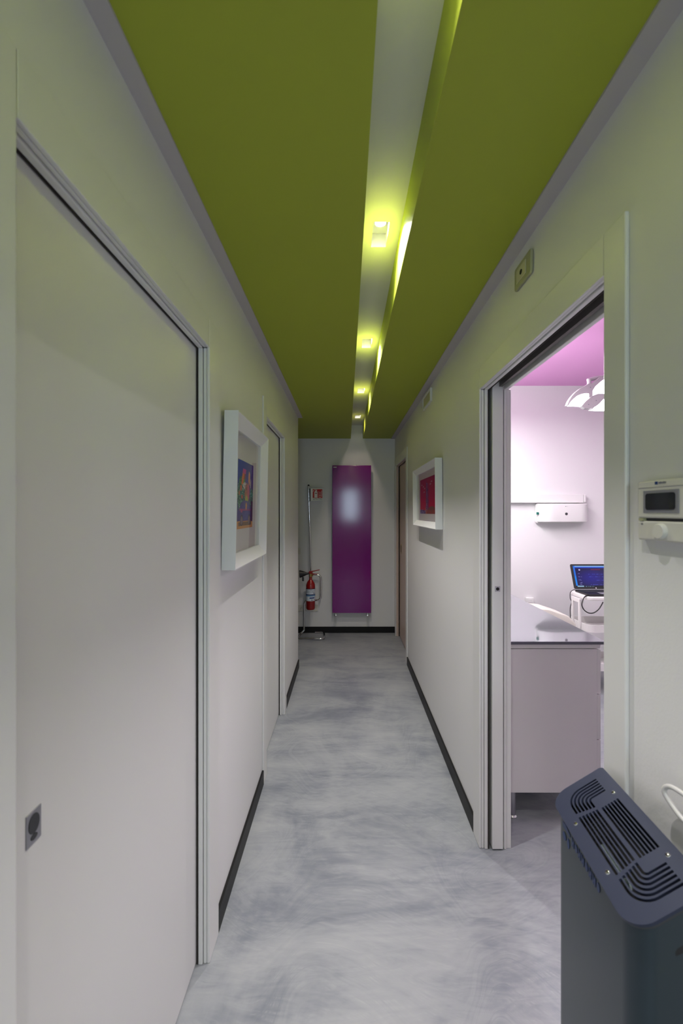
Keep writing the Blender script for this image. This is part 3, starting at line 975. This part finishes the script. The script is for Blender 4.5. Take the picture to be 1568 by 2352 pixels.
def art_sign(s, t):
    c = [178, 20, 24]
    w_ = [224, 218, 212]
    if 0.17 < s < 0.50 and 0.05 < t < 0.66: c = w_
    if ell(s, t, 0.335, 0.66, 0.165, 0.13) < 1 and t >= 0.66: c = w_
    if 0.27 < s < 0.40 and 0.74 < t < 0.86: c = w_
    if 0.24 < s < 0.44 and 0.47 < t < 0.57: c = [120, 18, 22]
    d = ell(s, t, 0.26, 0.70, 0.24, 0.25)
    if 0.72 < d < 1.0 and t > 0.70 and s < 0.44: c = w_
    if 0.34 < s < 0.46 and 0.86 < t < 0.93: c = w_
    for k in range(4):
        cy = 0.14 + 0.18 * k
        d = ell(s, t, 0.76, cy + 0.10, 0.19, 0.17)
        if 0.62 < d < 1.0 and s < 0.93 - 0.0 * k and t < cy + 0.10 + (s - 0.70) * 0.5: c = w_
    return c


e1 = sgd.normalized()
eps = sgn * 0.0006
print_mesh('pictogram', art_sign, 48, 44, sg0 + e1 * 0.026 + Vector((0, 0, sz0 + 0.036)) + eps, e1 * 0.118, Vector((0, 0, 0.108)), st)
text_mesh('sign_text', 'ESTINTORE', 'paint_text_black', st, 0.027, sg0 + e1 * 0.088 + Vector((0, 0, sz0 + 0.019)) + eps, e1, (0, 0, 1), sgn, width=0.112)

ex = thing('fire_extinguisher', (-0.424, 4.655, 0.337), 'red fire extinguisher with black horn hanging on the chrome stand', 'fire extinguisher')
c0 = (-0.424, 4.655, 0)
R = 0.055
MB().lathe((-0.424, 4.655, 0.337), [(0.030, 0.0), (0.047, 0.004), (R, 0.022), (R, 0.270), (0.053, 0.295), (0.046, 0.318), (0.034, 0.338), (0.021, 0.352), (0.017, 0.365), (0.017, 0.392)], seg=36).build('cylinder', 'red_enamel', ex, smooth=True, angle=50)


def art_label(s, t):
    c = [206, 214, 226]
    n = hash2(int(s * 40), int(t * 40))
    if 0.47 < t < 0.54: c = [24, 50, 96]
    if 0.38 < t < 0.47: c = [110, 150, 190]
    if 0.20 < t < 0.29 and 0.45 < s < 0.86: c = [22, 44, 120]
    if 0.62 < t < 0.93 and int(t * 40) % 2 == 0 and 0.2 < s < 0.85 and n > 0.3: c = [130, 138, 152]
    if 0.05 < t < 0.12 and (0.6 < s < 0.68 or 0.8 < s < 0.88): c = [30, 30, 40]
    if ell(s, t, 0.80, 0.62, 0.05, 0.03) < 1: c = [40, 56, 110]
    if t > 0.94: c = [60, 70, 90]
    return c


# wrap-around paper label
nx, ny = 40, 40
po = world_origin(ex)
vs_, fs_ = [], []
z0, z1 = 0.447, 0.592
for j in range(ny + 1):
    for i in range(nx + 1):
        a = math.radians(180 + 8 + 164 * i / nx)
        vs_.append(Vector((-0.424 + (R + 0.0006) * math.cos(a), 4.655 + (R + 0.0006) * math.sin(a), z0 + (z1 - z0) * j / ny)) - po)
for j in range(ny):
    for i in range(nx):
        fs_.append((j * (nx + 1) + i, j * (nx + 1) + i + 1, (j + 1) * (nx + 1) + i + 1, (j + 1) * (nx + 1) + i))
me = bpy.data.meshes.new('label_print'); me.from_pydata([tuple(v) for v in vs_], [], fs_)
at = me.color_attributes.new('print', 'FLOAT_COLOR', 'CORNER')
dat = []
for j in range(ny):
    for i in range(nx):
        c = [lin(q) for q in art_label((i + 0.5) / nx, (j + 0.5) / ny)]
        dat += (c + [1.0]) * 4
at.data.foreach_set('color', dat)
me.materials.append(MATS['print_paper'])
o = bpy.data.objects.new('paper_label', me); COL.objects.link(o); o.parent = ex
MB().cyl((-0.424, 4.655, 0.725), (-0.424, 4.655, 0.762), 0.019, seg=12).build('valve_body', 'brass', ex, bevel=0.002)
MB().cyl((-0.398, 4.64, 0.744), (-0.405, 4.648, 0.744), 0.010, seg=16).build('gauge', 'brass', ex)
hd = MB()
hd.prism([(-0.444, 4.647, 0.762), (-0.404, 4.647, 0.757), (-0.398, 4.647, 0.775), (-0.405, 4.647, 0.792), (-0.438, 4.647, 0.795), (-0.447, 4.647, 0.78)], (0, 0.020, 0))
hd.build('lever_head', 'red_enamel', ex, bevel=0.003)
MB().prism([(-0.415, 4.649, 0.781), (-0.316, 4.649, 0.804), (-0.315, 4.649, 0.813), (-0.417, 4.649, 0.793)], (0, 0.016, 0)).build('upper_lever', 'red_enamel', ex, bevel=0.002)
MB().prism([(-0.412, 4.649, 0.757), (-0.345, 4.649, 0.752), (-0.335, 4.649, 0.760), (-0.412, 4.649, 0.768)], (0, 0.016, 0)).build('lower_lever', 'red_enamel', ex, bevel=0.002)
MB().lathe((-0.446, 4.655, 0.765), [(0.011, 0), (0.014, 0.02), (0.038, 0.078), (0.046, 0.108), (0.042, 0.108), (0.02, 0.07)], axis=(-1, 0, -0.07), seg=28).build('horn', 'black_plastic', ex, smooth=True)
MB().cyl((-0.514, 4.655, 0.722), (-0.514, 4.655, 0.675), 0.0105).build('horn_grip', 'dark_plastic', ex, smooth=True)

# ------------------------------------------------------------------ air purifier (slim column, sloping vent plate)
ap = thing('air_purifier', (0.498, 0.731, 0), 'slim blue-grey air purifier with slotted top in the right foreground', 'air purifier')
PO = Vector((0.49775, 0.731324, 0.900984))
U = Vector((-0.15568, -0.98148, 0.11164)).normalized()
V_ = Vector((-0.82138, 0.06584, -0.56657))
V_ = (V_ - U * V_.dot(U)).normalized()
NN = U.cross(V_).normalized()
if NN.z < 0: NN = -NN
HL, HW = 0.1665, 0.0685
outline = rounded([(-HL, -HW), (HL, -HW), (HL, HW), (-HL, HW)], [0.010, 0.010, 0.042, 0.042], 10)


def pl(u, v, n=0.0):
    return PO + U * u + V_ * v + NN * n


def slot_path(path, w):
    """outline of a slot of width w along a 2D path"""
    Lp, Rp = [], []
    P = [Vector(p) for p in path]
    for i in range(len(P)):
        t_ = (P[min(i + 1, len(P) - 1)] - P[max(i - 1, 0)]).normalized()
        nn = Vector((-t_.y, t_.x))
        Lp.append(P[i] + nn * w / 2); Rp.append(P[i] - nn * w / 2)
    return [tuple(p) for p in Lp] + [tuple(p) for p in reversed(Rp)]


slots = []
for i in range(6):
    v = 0.0370 - i * 0.0074
    slots.append(slot_path([(-0.0725 + 0.0020 * i * 0.6, v), (0.0755 - 0.0014 * i, v)], 0.0046))
    vr = -0.0125 - i * 0.0068
    slots.append(slot_path([(-0.064, vr), (0.0705, vr)], 0.0044))
    # nested corner slots at both ends
    for sg in (-1, 1):
        uo = 0.1405 - i * 0.0080
        rad_ = max(0.034 - i * 0.0052, 0.006)
        pth = [(sg * uo, -0.040)]
        cx, cy = uo - rad_, v - rad_
        for k in range(9):
            a = (PI / 2) * k / 8
            pth.append((sg * (cx + rad_ * math.cos(a)), cy + rad_ * math.sin(a)))
        pth.append((sg * (0.0840 - 0.0020 * i), v))
        slots.append(slot_path(pth, 0.0046))

cu = bpy.data.curves.new('vent_plate', 'CURVE')
cu.dimensions = '2D'; cu.fill_mode = 'BOTH'; cu.extrude = 0.0022
for loop in [outline] + slots:
    sp = cu.splines.new('POLY')
    sp.points.add(len(loop) - 1)
    for p, q in zip(sp.points, loop): p.co = (q[0], q[1], 0, 1)
    sp.use_cyclic_u = True
tmp = bpy.data.objects.new('tmp_plate', cu); COL.objects.link(tmp)
dg = bpy.context.evaluated_depsgraph_get(); dg.update()
me = bpy.data.meshes.new_from_object(tmp.evaluated_get(dg))
bpy.data.objects.remove(tmp); bpy.data.curves.remove(cu)
po = world_origin(ap)
for v in me.vertices:
    v.co = pl(v.co.x, v.co.y, v.co.z - 0.0022) - po
me.name = 'vent_plate'; me.materials.clear(); me.materials.append(MATS['purifier_top'])
plate = bpy.data.objects.new('vent_plate', me); COL.objects.link(plate); plate.parent = ap
for (u, v) in ((-0.083, -0.050), (-0.063, 0.0505), (0.090, -0.050), (0.063, 0.0485)):
    MB().lathe(pl(u, v, 0.0), [(0.0042, 0), (0.0036, 0.0012), (0.001, 0.0018)], axis=NN, seg=16).build('screw', 'chrome', plate, smooth=True)
# dark rim lip under the plate
lip = rounded([(-HL + 0.002, -HW + 0.002), (HL - 0.002, -HW + 0.002), (HL - 0.002, HW - 0.002), (-HL + 0.002, HW - 0.002)], [0.008, 0.008, 0.040, 0.040], 10)
n = len(lip)
inn = [(p[0] * 0.955, p[1] * 0.90) for p in lip]
vs_ = [pl(p[0], p[1], -0.0046) for p in lip] + [pl(p[0], p[1], -0.009) for p in lip] + [pl(p[0], p[1], -0.009) for p in inn] + [pl(p[0], p[1], -0.0046) for p in inn]
fs_ = []
for i in range(n):
    j = (i + 1) % n
    for k in range(4):
        a, b = k * n, ((k + 1) % 4) * n
        fs_.append((a + i, a + j, b + j, b + i))
MB().add(vs_, fs_).build('plate_rim', 'dark_plastic', ap)
# shell: vertical walls down from the rim
sh = [(p[0] * 0.975, p[1] * 0.955) for p in lip]
tops = [pl(p[0], p[1], -0.010) for p in sh]
bots = [Vector((p.x, p.y, 0.022)) for p in tops]
vs_ = tops + bots
fs_ = [(i, (i + 1) % n, n + (i + 1) % n, n + i) for i in range(n)] + [tuple(range(n, 2 * n))]
MB().add(vs_, fs_).build('shell', 'purifier_shell', ap, smooth=True, angle=40)
fl = [pl(p[0] * 0.94, p[1] * 0.90, 0) for p in lip]
deep = [pl(p[0] * 0.94, p[1] * 0.90, -0.06) for p in lip]
MB().add(fl and [v + NN * -0.012 for v in fl] + deep, [(i, (i + 1) % n, n + (i + 1) % n, n + i) for i in range(n)] + [tuple(range(n, 2 * n))]).build('inner_duct', 'black_plastic', ap)
MB().tube([pl(-0.005, 0.030, -0.016), pl(0.085, 0.030, -0.016)], 0.0055).build('lamp_tube', 'uv_tube', ap, smooth=True, angle=60)
MB().add([Vector((p.x, p.y, 0.0)) for p in [PO + (q - PO) * 0.93 for q in tops]] + [Vector((p.x, p.y, 0.0215)) for p in [PO + (q - PO) * 0.93 for q in tops]],
         [tuple(range(n - 1, -1, -1)), tuple(range(n, 2 * n))] + [(i, (i + 1) % n, n + (i + 1) % n, n + i) for i in range(n)]).build('foot', 'black_plastic', ap)
# blue logo strokes along the top of the long side
side_d = Vector((U.x, U.y, 0)).normalized()
side_n = Vector((-abs(U.y), U.x * -1, 0)); side_n = Vector((U.y, -U.x, 0)).normalized()
if side_n.x > 0: side_n = -side_n


def side_pt(u, drop, out=0.0006):
    p = pl(u, HW * 0.955 - 0.0019, -0.010)
    return Vector((p.x, p.y, p.z - 0.008 - drop * 1.45)) + side_n * out


def side_poly(name, pts, parent):
    a = [side_pt(u, d) for u, d in pts]
    MB().prism(a, side_n * 0.0004).build(name, 'blue_print', parent)


def ellipse(cu_, cd, ru, rd, n=16):
    return [(cu_ + ru * math.cos(2 * PI * k / n), cd + rd * math.sin(2 * PI * k / n)) for k in range(n)]


side_poly('logo_mark', [(-0.118, 0.004), (-0.100, 0.002), (-0.078, 0.006), (-0.078, 0.010), (-0.100, 0.010), (-0.116, 0.012)], ap)
side_poly('logo_mark', ellipse(-0.108, 0.022, 0.009, 0.0055), ap)
side_poly('logo_mark', ellipse(-0.087, 0.023, 0.006, 0.007), ap)
u = -0.070
for k in range(8):
    wd = 0.012
    if k % 3 == 1:
        side_poly('logo_letter', ellipse(u + wd / 2, 0.011, wd / 2, 0.0055, 14), ap)
    else:
        side_poly('logo_letter', [(u, 0.005), (u + 0.004, 0.005), (u + 0.0045, 0.012), (u + wd - 0.004, 0.006), (u + wd, 0.006), (u + wd - 0.001, 0.017), (u + wd - 0.005, 0.017), (u + wd - 0.006, 0.012), (u + 0.004, 0.017), (u, 0.017)], ap)
    u += wd + 0.0035

# white cable looped on the wall by the purifier
cp = smooth_path([(0.594, 0.60, 1.015), (0.586, 0.655, 1.012), (0.580, 0.700, 1.008), (0.578, 0.712, 0.990), (0.584, 0.690, 0.968), (0.590, 0.655, 0.955),
                  (0.594, 0.630, 0.930), (0.594, 0.628, 0.87), (0.593, 0.640, 0.70), (0.593, 0.66, 0.4), (0.592, 0.68, 0.10), (0.589, 0.69, 0.008)], 8)
MB().tube(cp, 0.0042, seg=10).build('power_cord', 'cable_white', smooth=True, angle=60, label='white cord looped against the wall above the air purifier', cat='cord')
t = thing('cord_socket', (XR, 0.585, 0.98), 'white wall socket where the purifier cord plugs in', 'socket')
MB().box(XR - 0.010, XR, 0.545, 0.625, 0.975, 1.055).build('plate', 'plastic_white', t, bevel=0.002)
MB().box(XR - 0.030, XR - 0.010, 0.598, 0.620, 1.004, 1.026).build('plug', 'plastic_white', t, bevel=0.003)

# ------------------------------------------------------------------ treatment room: cabinets and worktop
CX0, CX1 = 0.745, 1.226
where = ['nearest, its end panel facing the open door', 'in the middle of the row', 'last in the row by the far wall']


def cabinet(y0, y1, wh):
    t = thing('drawer_cabinet', ((CX0 + CX1) / 2, (y0 + y1) / 2, 0), 'white drawer cabinet on steel legs, ' + wh, 'cabinet', 'cabinets under the grey worktop')
    MB().box(CX0, CX1 - 0.019, y0 + 0.001, y1 - 0.001, 0.146, 0.838).build('body', 'cabinet_white', t, bevel=0.0015)
    MB().box(CX0 + 0.001, CX1 - 0.002, y0 + 0.002, y1 - 0.002, 0.8405, 0.8615).build('top_rail', 'cabinet_white', t, bevel=0.001)
    zs = [0.148, 0.40, 0.62, 0.836]
    for k in range(3):
        d = MB().box(CX1 - 0.018, CX1, y0 + 0.003, y1 - 0.003, zs[k] + 0.002, zs[k + 1] - 0.002).build('drawer', 'cabinet_white', t, bevel=0.001)
        zc = (zs[k] + zs[k + 1]) / 2 + 0.03
        MB().tube(bent_path([(CX1, y0 + 0.10, zc), (CX1 + 0.022, y0 + 0.10, zc), (CX1 + 0.022, y1 - 0.10, zc), (CX1, y1 - 0.10, zc)], 0.012, 4), 0.005, seg=10).build('handle', 'chrome', d, smooth=True, angle=60)
    for xx in (CX0 + 0.073, CX1 - 0.08):
        for yy in (y0 + 0.045, y1 - 0.045):
            l = MB().cyl((xx, yy, 0.012), (xx, yy, 0.146), 0.0145).build('leg', 'satin_steel', t, smooth=True)
            MB().lathe((xx, yy, 0), [(0.020, 0.0), (0.020, 0.006), (0.015, 0.012)], seg=20).build('foot', 'chrome', l, smooth=True)


for (a, b), wh in zip(((1.886, 2.526), (2.526, 3.166), (3.166, 3.806)), where):
    cabinet(a, b, wh)
t = thing('worktop', (0.985, 2.85, 0.862), 'mirror-glossy grey worktop along the cabinets in the treatment room', 'worktop')
MB().box(RX0 + 0.012, 1.242, 1.878, RY1 - 0.004, 0.862, 0.8755).build('slab', 'worktop_edge', t, bevel=0.001)
MB().box(RX0 + 0.013, 1.241, 1.879, RY1 - 0.005, 0.8756, 0.8766).build('glossy_surface', 'worktop', t)

# trunking, dispenser
t = thing('wall_trunking', (1.5, RY1, 1.585), 'white horizontal trunking on the treatment room wall above the dispenser', 'trunking')
MB().box(RX0 + 0.01, 2.300, RY1 - 0.052, RY1 - 0.0005, 1.585, 1.668).build('channel', 'plastic_white', t, bevel=0.004)
MB().box(2.301, 2.328, RY1 - 0.050, RY1 - 0.0005, 1.586, 1.667).build('end_cap', 'plastic_white', t, bevel=0.010, bseg=3)

t = thing('towel_dispenser', (2.09, RY1, 1.385), 'white plastic paper towel dispenser on the treatment room wall', 'dispenser')
x0, x1 = 1.852, 2.335
plan = [(x0, RY1 - 0.034), (x0 + 0.012, RY1 - 0.075), (x0 + 0.05, RY1 - 0.098)]
plan += [(x0 + 0.05 + (x1 - x0 - 0.11) * k / 10, RY1 - 0.098 - 0.022 * math.sin(PI * (0.5 + 0.5 * k / 10) * 0.75)) for k in range(1, 11)]
plan += [(x1 - 0.02, RY1 - 0.085), (x1, RY1 - 0.034)]
MB().prism([(p[0], p[1], 1.398) for p in plan], (0, 0, 0.178)).build('cover', 'plastic_white', t, bevel=0.010, bseg=4, smooth=True, angle=50)
MB().prism([(p[0], p[1], p[2]) for p in [(a, RY1 - 0.034, b) for a, b in rounded([(x0 - 0.004, 1.386), (x1 - 0.03, 1.386), (x1 - 0.03, 1.582), (x0 - 0.004, 1.582)], 0.02, 5)]], (0, 0.0335, 0)).build('back_box', 'plastic_white', t, bevel=0.003)
zf = RY1 - 0.1215
MB().cyl((2.094, zf - 0.001, 1.478), (2.094, zf + 0.006, 1.478), 0.0125).build('lock', 'dark_plastic', t)
MB().box(2.083, 2.090, zf - 0.001, zf + 0.006, 1.5475, 1.5505).build('logo_mark', 'teal', t)
MB().box(2.092, 2.108, zf - 0.001, zf + 0.006, 1.5482, 1.5500).build('logo_mark', 'lamp_grey', t)
MB().box(x0 - 0.011, x0 + 0.004, RY1 - 0.072, RY1 - 0.050, 1.470, 1.494).build('release_tab', 'teal', t, bevel=0.002)
t = thing('wall_box', (1.80, RY1, 0.60), 'small white box low on the wall behind the worktop', 'socket')
MB().box(1.755, 1.830, RY1 - 0.03, RY1 - 0.0005, 0.60, 0.66).build('cover', 'plastic_white', t, bevel=0.006, bseg=3)
MB().box(1.775, 1.810, RY1 - 0.034, RY1 - 0.0302, 0.612, 0.648).build('insert', 'plastic_white', t, bevel=0.002)

# treatment chair, only the edge of its leg rest shows above the worktop
t = thing('stool', (1.62, 3.30, 0), 'cream padded stool behind the grey worktop, its sloping edge just visible', 'stool')
sec = rounded([(1.38, 0.650), (1.52, 0.715), (1.66, 0.700), (1.82, 0.645), (1.880, 0.575), (1.870, 0.545), (1.70, 0.60), (1.40, 0.60)], [0.01, 0.06, 0.1, 0.08, 0.02, 0.012, 0.05, 0.01], 5)
MB().prism([(a, 3.20, b) for a, b in sec], (0, 0.20, 0)).build('seat_pad', 'cream_vinyl', t, bevel=0.012, bseg=3, smooth=True, angle=50)
MB().prism([(a, 3.235, b) for a, b in [(1.44, 0.597), (1.69, 0.594), (1.69, 0.56), (1.44, 0.56)]], (0, 0.13, 0)).build('pan', 'cart_white', t, bevel=0.004)
MB().lathe((1.58, 3.30, 0.0), [(0.19, 0), (0.19, 0.02), (0.06, 0.05), (0.035, 0.08), (0.035, 0.559)], seg=32).build('column', 'satin_steel', t, smooth=True)

# ------------------------------------------------------------------ trolley with laptop
t = thing('trolley', (2.20, 3.33, 0), 'white metal tray trolley carrying the laptop', 'trolley')
tx0, tx1, ty0, ty1 = 1.965, 2.425, 3.190, 3.475


def tray(z, h, name):
    out = rounded([(tx0, ty0), (tx1, ty0), (tx1, ty1), (tx0, ty1)], 0.055, 6)
    inn_ = rounded([(tx0 + 0.005, ty0 + 0.005), (tx1 - 0.005, ty0 + 0.005), (tx1 - 0.005, ty1 - 0.005), (tx0 + 0.005, ty1 - 0.005)], 0.050, 6)
    n = len(out)
    vs_ = [(a, b, z) for a, b in out] + [(a, b, z + h) for a, b in out] + [(a, b, z + h) for a, b in inn_] + [(a, b, z + 0.004) for a, b in inn_]
    fs_ = [tuple(range(n - 1, -1, -1)), tuple(range(3 * n, 4 * n))]
    for k in range(3):
        for i in range(n):
            j = (i + 1) % n
            fs_.append((k * n + i, k * n + j, (k + 1) * n + j, (k + 1) * n + i))
    return MB().add(vs_, fs_).build(name, 'cart_white', t, smooth=True, angle=40)


out = rounded([(tx0, ty0), (tx1, ty0), (tx1, ty1), (tx0, ty1)], 0.055, 6)
MB().prism([(a, b, 0.773) for a, b in out], (0, 0, 0.027)).build('top_tray', 'cart_white', t, bevel=0.003, smooth=True, angle=40)
tray(0.513, 0.060, 'middle_tray')
tray(0.20, 0.060, 'bottom_tray')
for xx in (tx0 - 0.009, tx1 + 0.009):
    for yy in (3.285, 3.385):
        MB().box(xx - 0.009, xx + 0.009, yy - 0.010, yy + 0.010, 0.085, 0.770).build('post', 'cart_white', t, bevel=0.004)
    MB().box(xx - 0.006, xx + 0.006, 3.296, 3.374, 0.735, 0.770).build('post_bracket', 'cart_white', t, bevel=0.002)
    for yy in (3.255, 3.415):
        MB().box(xx - 0.008, xx + 0.008, yy - 0.010 if yy > 3.3 else yy - 0.010, yy + 0.010, 0.07, 0.085).build('axle_arm', 'cart_white', t)
        MB().cyl((xx - 0.010, yy, 0.035), (xx + 0.010, yy, 0.035), 0.035).build('wheel', 'dark_plastic', t, smooth=True)
    MB().box(xx - 0.008, xx + 0.008, 3.265, 3.405, 0.078, 0.0845).build('foot_bar', 'cart_white', t)

lt = thing('laptop', (2.185, 3.32, 0.80), 'open black laptop with a blue screen on the trolley', 'laptop')
lx0, lx1 = 1.998, 2.378
bpts = rounded([(lx0, 3.222), (lx1, 3.222), (lx1, 3.430), (lx0, 3.430)], 0.012, 4)
base = MB().prism([(a, b, 0.8005) for a, b in bpts], (0, 0, 0.018)).build('base', 'black_plastic', lt, bevel=0.003)
for rr in range(5):
    for cc in range(14):
        x = lx0 + 0.028 + cc * 0.0235
        y = 3.318 + rr * 0.0185
        MB().box(x, x + 0.0195, y, y + 0.0150, 0.8187, 0.8205).build('key', 'dark_plastic', base)
MB().box(2.11, 2.25, 3.236, 3.304, 0.8186, 0.8190).build('touchpad', 'grey_plastic', base)
h0 = Vector((lx0, 3.432, 0.822)); hy = Vector((0, 0.070, 0.208))
hn = Vector((0, -hy.z, hy.y)).normalized()
pts = rounded([(0, 0), (0.380, 0), (0.380, 1.0 * hy.length), (0, hy.length)], 0.012, 4)
lid = MB().prism([h0 + Vector((a, 0, 0)) + hy.normalized() * b for a, b in pts], -hn * 0.007).build('lid', 'black_plastic', lt, bevel=0.002)


def art_screen(s, t):
    n = hash2(int(s * 60), int(t * 60))
    c = mixc([4, 4, 70], [10, 8, 130], max(0, 1 - ((s - 0.45) ** 2 * 5 + (t - 0.42) ** 2 * 5)))
    if t > 0.90: c = [16, 70, 200]
    if t > 0.945: c = [130, 180, 235]
    if s < 0.048 and t > 0.055: c = [20, 110, 225]
    if s < 0.048 and t < 0.5 and t > 0.055: c = [0, 130, 235]
    if t < 0.05: c = [6, 8, 30]
    if t < 0.045 and 0.03 < s < 0.20: c = [150, 190, 220]
    if t < 0.040 and 0.22 < s < 0.46 and int(s * 60) % 3 == 0: c = [120, 160, 200]
    if ell(s, t, 0.155, 0.80, 0.020, 0.034) < 1: c = [200, 196, 245]
    for k, y in enumerate((0.62, 0.48, 0.33, 0.20, 0.12)):
        if abs(t - y) < 0.02 and 0.10 < s < 0.17 + 0.02 * (k % 2) and n > 0.45: c = [120, 120, 190]
    if abs(t - 0.82) < 0.015 and 0.46 < s < 0.70: c = [120, 20, 70]
    for (y, a, b) in ((0.60, 0.34, 0.74), (0.47, 0.34, 0.74), (0.31, 0.55, 0.74), (0.10, 0.38, 0.76)):
        if abs(t - y) < 0.010 and a < s < b and n > 0.35: c = [60, 80, 190]
    return c


print_mesh('screen', art_screen, 90, 56, h0 + Vector((0.020, 0, 0)) + hy * 0.085 + hn * 0.0008, Vector((0.340, 0, 0)), hy * 0.845, lid, m='print_screen')
cc = h0 + Vector((0.19, 0, 0)) + hy * 0.040 + hn * 0.0006
MB().cyl(cc, cc + hn * 0.0006, 0.0055, seg=18).build('logo_mark', 'chrome', lid)

P = smooth_path([(2.000, 3.395, 0.812), (1.975, 3.398, 0.822), (1.945, 3.400, 0.800), (1.942, 3.400, 0.750), (1.953, 3.400, 0.715), (1.942, 3.400, 0.66), (1.944, 3.400, 0.58),
                 (1.950, 3.402, 0.50), (1.935, 3.41, 0.25), (1.915, 3.42, 0.03), (1.90, 3.45, 0.006), (1.88, 3.7, 0.006), (1.83, 3.80, 0.006)], 8)
MB().tube(P, 0.0032, seg=8).build('power_cord', 'cable_black', smooth=True, angle=60, label='thin black cord hanging down behind the trolley', cat='cord')
P = smooth_path([(2.006, 3.262, 0.8045), (1.985, 3.235, 0.806), (1.955, 3.215, 0.800), (1.925, 3.195, 0.770), (1.915, 3.185, 0.735), (1.930, 3.178, 0.700), (1.965, 3.175, 0.678),
                 (2.005, 3.175, 0.680), (2.045, 3.180, 0.705), (2.070, 3.183, 0.738), (2.085, 3.184, 0.765)], 8)
MB().tube(P, 0.0045, seg=8).build('laptop_cable', 'cable_black', smooth=True, angle=60, label='thick black cable looped around the trolley post', cat='cord')

# ------------------------------------------------------------------ operating lamp
t = thing('operating_lamp', (1.72, 2.60, 2.736), 'grey petal shaped operating lamp with glowing panels', 'lamp')
YLMP = 2.60


def lp_(x, y, dy=0.0):
    px = 1290 + x / 14.25; py = 850 + y / 14.25
    return Vector(((px - 795) * YLMP / 900.0, YLMP + dy, 1.5 + (1175 - py) * YLMP / 900.0))


def petal(name, pts, m, y, th, mirror=True):
    MB().prism([lp_(a, b, y) for a, b in pts], (0, th, 0)).build(name, m, t, bevel=0.0015 if m == 'lamp_grey' else 0)
    if mirror:
        MB().prism([lp_(2 * 1412 - a, b, y) for a, b in reversed(pts)], (0, th, 0)).build(name, m, t, bevel=0.0015 if m == 'lamp_grey' else 0)


arm_l = [(170, 1155), (230, 1000), (330, 850), (450, 720), (600, 600), (790, 500), (870, 440), (1010, 440), (1150, 310), (1250, 220), (1390, 160), (1390, 295), (1250, 400), (1100, 540),
         (1010, 685), (1015, 830), (890, 910), (885, 765), (800, 755), (700, 770), (600, 800), (500, 850), (400, 930), (300, 1030), (220, 1155)]
petal('reflector_arm', arm_l, 'lamp_grey', 0.0, 0.030)
petal('lower_petal', [(610, 1195), (720, 1060), (890, 912), (1015, 832), (1150, 787), (1300, 782), (1400, 800), (1390, 890), (1300, 1000), (1200, 1110), (1100, 1190), (980, 1255), (850, 1285), (720, 1270)], 'lamp_grey', -0.012, 0.030)
petal('light_panel', [(225, 1160), (300, 1030), (400, 930), (500, 850), (600, 800), (700, 770), (800, 755), (884, 765), (889, 910), (720, 1060), (625, 1165)], 'petal_light', 0.010, 0.012)
petal('light_panel', [(1012, 686), (1100, 542), (1250, 402), (1408, 297), (1408, 790), (1300, 780), (1150, 785), (1016, 828)], 'petal_light', 0.010, 0.012)
petal('light_panel', [(970, 1288), (1100, 1240), (1250, 1090), (1408, 880), (1408, 1300)], 'petal_light', 0.022, 0.012)
for (a, b, y) in ((935, 565, 0), (950, 890, -0.012), (1085, 1015, -0.012), (840, 1145, -0.012)):
    c = lp_(a, b, y)
    MB().cyl(c + Vector((0, -0.001, 0)), c + Vector((0, 0.0005, 0)), 0.0035, seg=12).build('screw', 'grey_plastic', t)
MB().cyl(lp_(935, 460, 0.015), lp_(935, 285, 0.015), 0.0125).build('stem', 'lamp_grey', t, smooth=True)
q = lp_(935, 290, 0.03)
MB().tube(bent_path([q, q + Vector((0.06, 0.0, 0.02)), (2.30, 2.55, q.z + 0.03), (2.30, 2.55, RZ)], 0.03), 0.013).build('arm', 'lamp_grey', t, smooth=True, angle=60)
MB().lathe((2.30, 2.55, RZ - 0.03), [(0.05, 0), (0.06, 0.02), (0.06, 0.0295)]).build('ceiling_rose', 'lamp_grey', t, smooth=True)

# ------------------------------------------------------------------ pendant luminaires of the treatment room (out of view, worktop one added for brightness)
PZ = 2.46


def pendant(px, py, pl_, watts, up, label):
    t = thing('pendant_lamp', (px, py, RZ), label, 'lamp', 'pendant lamps of the treatment room')
    MB().box(px - 0.06, px + 0.06, py - pl_ - 0.02, py + pl_ + 0.02, PZ, PZ + 0.04).build('body', 'plastic_white', t, bevel=0.003)
    MB().box(px - 0.05, px + 0.05, py - pl_, py + pl_, PZ - 0.005, PZ).build('diffuser', 'led_tube', t)
    for yy in (py - pl_ * 0.75, py + pl_ * 0.75):
        MB().cyl((px, yy, PZ + 0.04), (px, yy, RZ), 0.002, seg=8).build('wire', 'satin_steel', t)
    for (z, rx, e) in ((PZ - 0.008, 0.0, watts), (PZ + 0.043, PI, watts * up)):
        ld = bpy.data.lights.new('pendant_light', 'AREA')
        ld.shape = 'RECTANGLE'; ld.size = 0.10; ld.size_y = 2 * pl_; ld.energy = e; ld.color = (1.0, 0.995, 0.98)
        lo = bpy.data.objects.new('pendant_light', ld); COL.objects.link(lo)
        lo.parent = t
        lo.location = Vector((px, py, z)) - world_origin(t)
        lo.rotation_euler = (rx, 0, 0)


pendant(0.98, 2.75, 0.60, ROOM_W, 0.30, 'long white pendant lamp added out of view over the worktop to brighten the room')  # unseen lamp added over the worktop; brightens the room with little corridor spill
pendant(2.60, 1.75, 0.45, ROOM_W * 0.42, 0.5, 'white pendant lamp in the middle of the treatment room')
